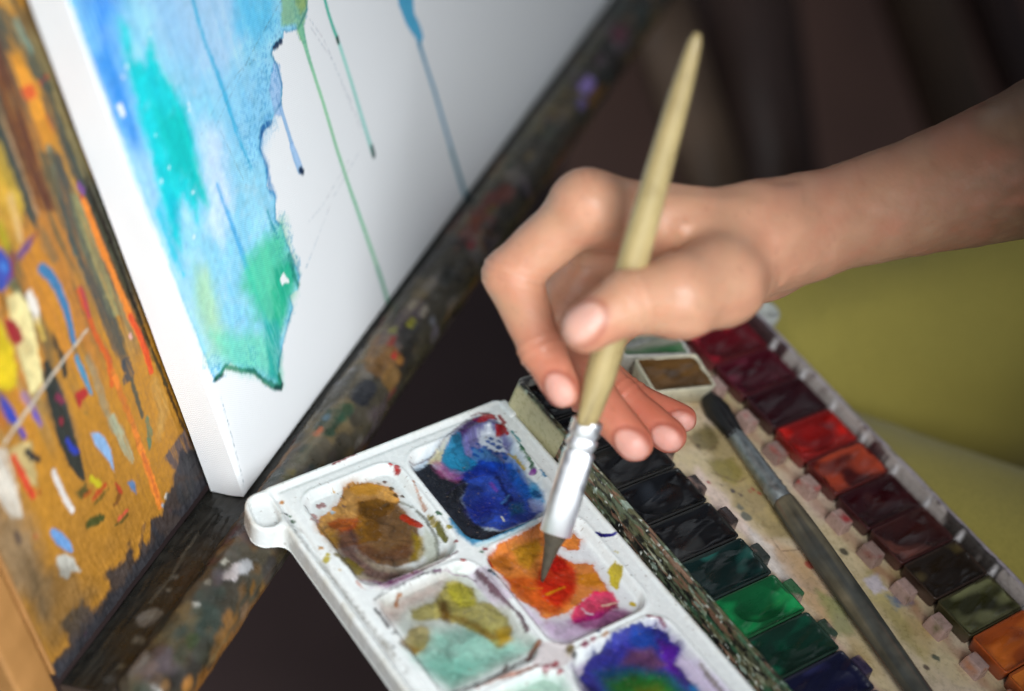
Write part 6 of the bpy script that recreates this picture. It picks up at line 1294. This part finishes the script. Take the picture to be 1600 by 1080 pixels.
for chain in HCH:
    cf = np.full(dims, 60.0, np.float32)
    for a, b in zip(chain[:-1], chain[1:]): stamp(cf, HJ[a][:3], HJ[b][:3], HJ[a][3], HJ[b][3], .01)
    fld = smin(fld, cf, 9.0).astype(np.float32)
for chain in HFG:
    ff = np.full(dims, 60.0, np.float32)
    for a, b in zip(chain[:-1], chain[1:]): stamp(ff, HJ[a][:3], HJ[b][:3], HJ[a][3], HJ[b][3], .8)
    # knuckle swelling
    for j in chain[1:-1]: stamp(ff, HJ[j][:3], np.array(HJ[j][:3]) + .1, HJ[j][3] * 1.03, HJ[j][3] * 1.03, 1.5)
    root = np.array(HJ[chain[0]][:3]); 
    # fingers melt into the palm only near their root
    i0 = np.maximum(((root - 34 - lo) / h_).astype(int), 0); i1 = np.minimum(((root + 34 - lo) / h_).astype(int), dims)
    sl = tuple(slice(i0[i], i1[i]) for i in range(3))
    g = np.stack(np.meshgrid(*[lo[i] + h_ * np.arange(i0[i], i1[i]) for i in range(3)], indexing='ij'), -1)
    kk = 1.0 + 6.0 * np.clip(1 - np.linalg.norm(g - root, axis=-1) / 24, 0, 1)
    sub, fs = fld[sl].copy(), ff[sl]
    hh = np.clip(.5 + .5 * (sub - fs) / kk, 0, 1); new = sub * (1 - hh) + fs * hh - kk * hh * (1 - hh)
    fld = np.minimum(fld, ff); fld[sl] = new
# nails: thin plates set into the fingertips
nails = []
for chain, side in ((HFG[0], (-.2, .1, -1)), (HFG[1], (-.15, .35, -1)), (HFG[2], (-.1, .3, -1)), (HFG[3], (0, .3, -1)), (HFG[4], (-.05, -.45, -1))):
    a = np.array(HJ[chain[-2]][:3]); b = np.array(HJ[chain[-1]][:3]); r = HJ[chain[-1]][3]
    d = (b - a) / np.linalg.norm(b - a); s = np.array(side, float); s -= d * (s @ d); s /= np.linalg.norm(s)
    nails.append((b + s * r * .9 + d * r * .15, d, s, r))
V, F = surface_nets(fld, lo, h_)
# relax
for it in range(7):
    acc = np.zeros_like(V); cnt = np.zeros(len(V))
    for a, b in ((0, 1), (1, 2), (2, 3), (3, 0)):
        np.add.at(acc, F[:, a], V[F[:, b]]); np.add.at(cnt, F[:, a], 1); np.add.at(acc, F[:, b], V[F[:, a]]); np.add.at(cnt, F[:, b], 1)
    V = V * .45 + .55 * acc / cnt[:, None]
Cs = np.tile(lin('#cb9678'), (len(V), 1)) * (1 + .05 * fbm(V[:, 0] * .08, V[:, 1] * .08 + V[:, 2] * .05, 3, 4))[:, None]
def tint(c0, rad, colr, a):
    global Cs
    k = (np.exp(-(np.linalg.norm(V - np.array(c0), axis=1) / rad) ** 2) * a)[:, None]; Cs = Cs * (1 - k) + lin(colr) * k
for nme, rad, a in (('it', 14, .75), ('mt', 17, .85), ('rt', 16, .85), ('pt', 15, .85), ('tt', 10, .45), ('md', 15, .6), ('rd', 14, .6), ('pd', 13, .6), ('id', 12, .35), ('ip', 9, .3), ('im', 10, .2)):
    tint(HJ[nme][:3], rad, '#c05f4a', a * .85)
arm_shade = np.clip((V[:, 0] - 85) / 90, 0, 1)[:, None] * .9; Cs = Cs * (1 - arm_shade) + lin('#412c19') * arm_shade  # forearm darkens away from the wrist: shade put into the skin colour
NV = np.zeros_like(V)
VN = np.zeros_like(V); fn = np.cross(V[F[:, 2]] - V[F[:, 0]], V[F[:, 3]] - V[F[:, 1]])
for a in range(4): np.add.at(VN, F[:, a], fn)
VN /= np.linalg.norm(VN, axis=1)[:, None] + 1e-9
dsp = .45 * fbm(V[:, 0] * .07, V[:, 1] * .1 + V[:, 2] * .09, 71, 3) + .14 * fbm(V[:, 0] * .35, V[:, 1] * .35 + V[:, 2] * .3, 75, 3)
for ch_ in HFG:                       # skin folds over the finger joints
    for q in range(2 if ch_[0] == 'tb' else 1, len(ch_) - 1):
        J0, J1, J2 = (np.array(HJ[ch_[q + w_]][:3]) for w_ in (-1, 0, 1)); dd_ = (J2 - J0) / np.linalg.norm(J2 - J0)
        rr_ = HJ[ch_[q]][3]; s_ = (V - J1) @ dd_; near = np.exp(-(np.linalg.norm(V - J1, axis=1) / (rr_ * 1.35)) ** 4)
        dsp -= near * 1.15 * (.45 * np.exp(-((s_ - 1.6) / .7) ** 2) + .45 * np.exp(-((s_ + 1.6) / .7) ** 2) + .25 * np.exp(-((s_ - 4.6) / .6) ** 2))
for A_, B_, am_, wd_ in CREASES:           # palm and web folds
    A_, B_ = np.array(A_), np.array(B_); tt_ = np.clip(((V - A_) @ (B_ - A_)) / ((B_ - A_) @ (B_ - A_)), 0, 1)
    dsp -= am_ * np.exp(-(np.linalg.norm(V - A_ - tt_[:, None] * (B_ - A_), axis=1) / wd_) ** 2)
for p0, p1 in (('wr', 'im'), ('wr2', 'mm'), ('a4', 'wr')):   # tendons and a vein
    A_, B_ = np.array(HJ[p0][:3]), np.array(HJ[p1][:3]); tt_ = np.clip(((V - A_) @ (B_ - A_)) / ((B_ - A_) @ (B_ - A_)), 0, 1)
    q_ = V - A_ - tt_[:, None] * (B_ - A_); up_ = np.array([-.15, -.8, -.58]); la_ = q_ @ np.cross((B_ - A_) / np.linalg.norm(B_ - A_), up_)
    dsp += .4 * np.exp(-(la_ / 2.6) ** 2) * (q_ @ up_ > 0) * np.sin(math.pi * tt_)
V = V + VN * dsp[:, None]
mot = np.clip(fbm(V[:, 0] * .09 + 5, V[:, 1] * .12 + V[:, 2] * .1, 81, 4), -.6, .6)[:, None]
Cs = Cs * (1 - .35 * np.clip(mot, 0, 1)) + lin('#b8654e') * .35 * np.clip(mot, 0, 1)
Cs = Cs * (1 - .25 * np.clip(-mot, 0, 1)) + lin('#b9a07c') * .25 * np.clip(-mot, 0, 1)
fr_ = fbm(V[:, 0] * .5, V[:, 1] * .5 + V[:, 2] * .4, 85, 2)[:, None]; k = np.clip((fr_ - .5) * 6, 0, 1) * .16; Cs = Cs * (1 - k) + lin('#8a5238') * k
for c0, d, s, r in nails:
    q = V - c0; cr = np.cross(d, s)
    a_, b_, n_ = q @ d, q @ cr, q @ s
    e = np.sqrt((a_ / (r * .95)) ** 2 + (b_ / (r * .78)) ** 2)
    m = (n_ > -r * .75) & (n_ < r)
    k = (np.clip((1.0 - e) * 5, 0, 1) * m)[:, None]
    Cs = Cs * (1 - k * .5) + lin('#e2b8ad') * k * .5
    rim = (np.exp(-((e - 1.06) / .12) ** 2) * m)[:, None] * .6; Cs = Cs * (1 - rim) + lin('#9c4f40') * rim
    V = V + s * ((k[:, 0] * .35 - .35 * rim[:, 0]))[:, None]
LW = lambda P_: CAM + P_ @ RC
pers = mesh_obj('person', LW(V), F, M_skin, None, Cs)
tag(pers, 'person with bare forearm gripping a brush, in olive yellow trousers', 'person')


def tube(name, pts, rads, mat, parent, n=72, m=140, fold=2.0, seed=0, sq=1.0):
    pts = np.array([LW(np.array(p)) for p in pts]); rads = np.array(rads, float)
    tt = np.linspace(0, 1, m); kk = np.linspace(0, 1, len(pts))
    # smooth interpolation of the centre line
    C_ = np.stack([np.interp(tt, kk, pts[:, i]) for i in range(3)], 1); R = np.interp(tt, kk, rads)
    for _ in range(8): C_[1:-1] = (C_[:-2] + 2 * C_[1:-1] + C_[2:]) / 4; R[1:-1] = (R[:-2] + 2 * R[1:-1] + R[2:]) / 4
    d = np.gradient(C_, axis=0); d /= np.linalg.norm(d, axis=1)[:, None]
    a = np.array([0, 0, 1.]); A = a - d * (d @ a)[:, None]; A /= np.linalg.norm(A, axis=1)[:, None]; B = np.cross(d, A)
    th = np.linspace(0, 2 * math.pi, n, endpoint=False)
    endc = np.sqrt(np.clip(1 - np.clip(1 - tt * 9, 0, 1) ** 2, .0004, 1))
    V = []
    for i in range(m):
        f_ = fold * fbm(np.full(n, tt[i] * 5), np.cos(th) * 1.3 + 3 * np.sin(th), seed, 3) + fold * .7 * np.abs(fbm(np.full(n, tt[i] * 9) + th, th * .8, seed + 5, 2))
        rr_ = (R[i] + f_) * endc[i]
        V.append(C_[i] + A[i] * (rr_ * np.cos(th))[:, None] + B[i] * (rr_ * np.sin(th))[:, None])
    V = np.concatenate(V); i = np.arange(m * n).reshape(m, n)
    F = np.stack([i[:-1], np.roll(i, -1, 1)[:-1], np.roll(i, -1, 1)[1:], i[1:]], -1).reshape(-1, 4)
    return V, F


def cam_pt(px_, py_, d): return ((px_ - 800) / 3001.24 * d, (py_ - 540) / 3001.24 * d, d)


V1, F1 = tube('t', [cam_pt(1010, 850, 780), cam_pt(1220, 936, 770), cam_pt(1490, 1036, 762), cam_pt(1900, 1190, 770)], [70, 80, 82, 90], None, None, seed=4, fold=1.2)
V2, F2 = tube('t', [cam_pt(1120, 650, 850), cam_pt(1330, 585, 868), cam_pt(1700, 480, 910), cam_pt(2300, 400, 960)], [62, 70, 80, 90], None, None, seed=9, fold=3.6)
Vt = np.concatenate([V1, V2]); Ft = np.concatenate([F1, F2 + len(V1)])
mesh_obj('trousers', Vt, Ft, M_trousers, pers)
V3, F3 = tube('t', [(200, -74, 662), (250, -92, 676), (330, -150, 690), (420, -260, 700)], [37, 42, 50, 58], None, None, seed=14, fold=2.5)
mesh_obj('sleeve', V3, F3, M_sleeve, pers)
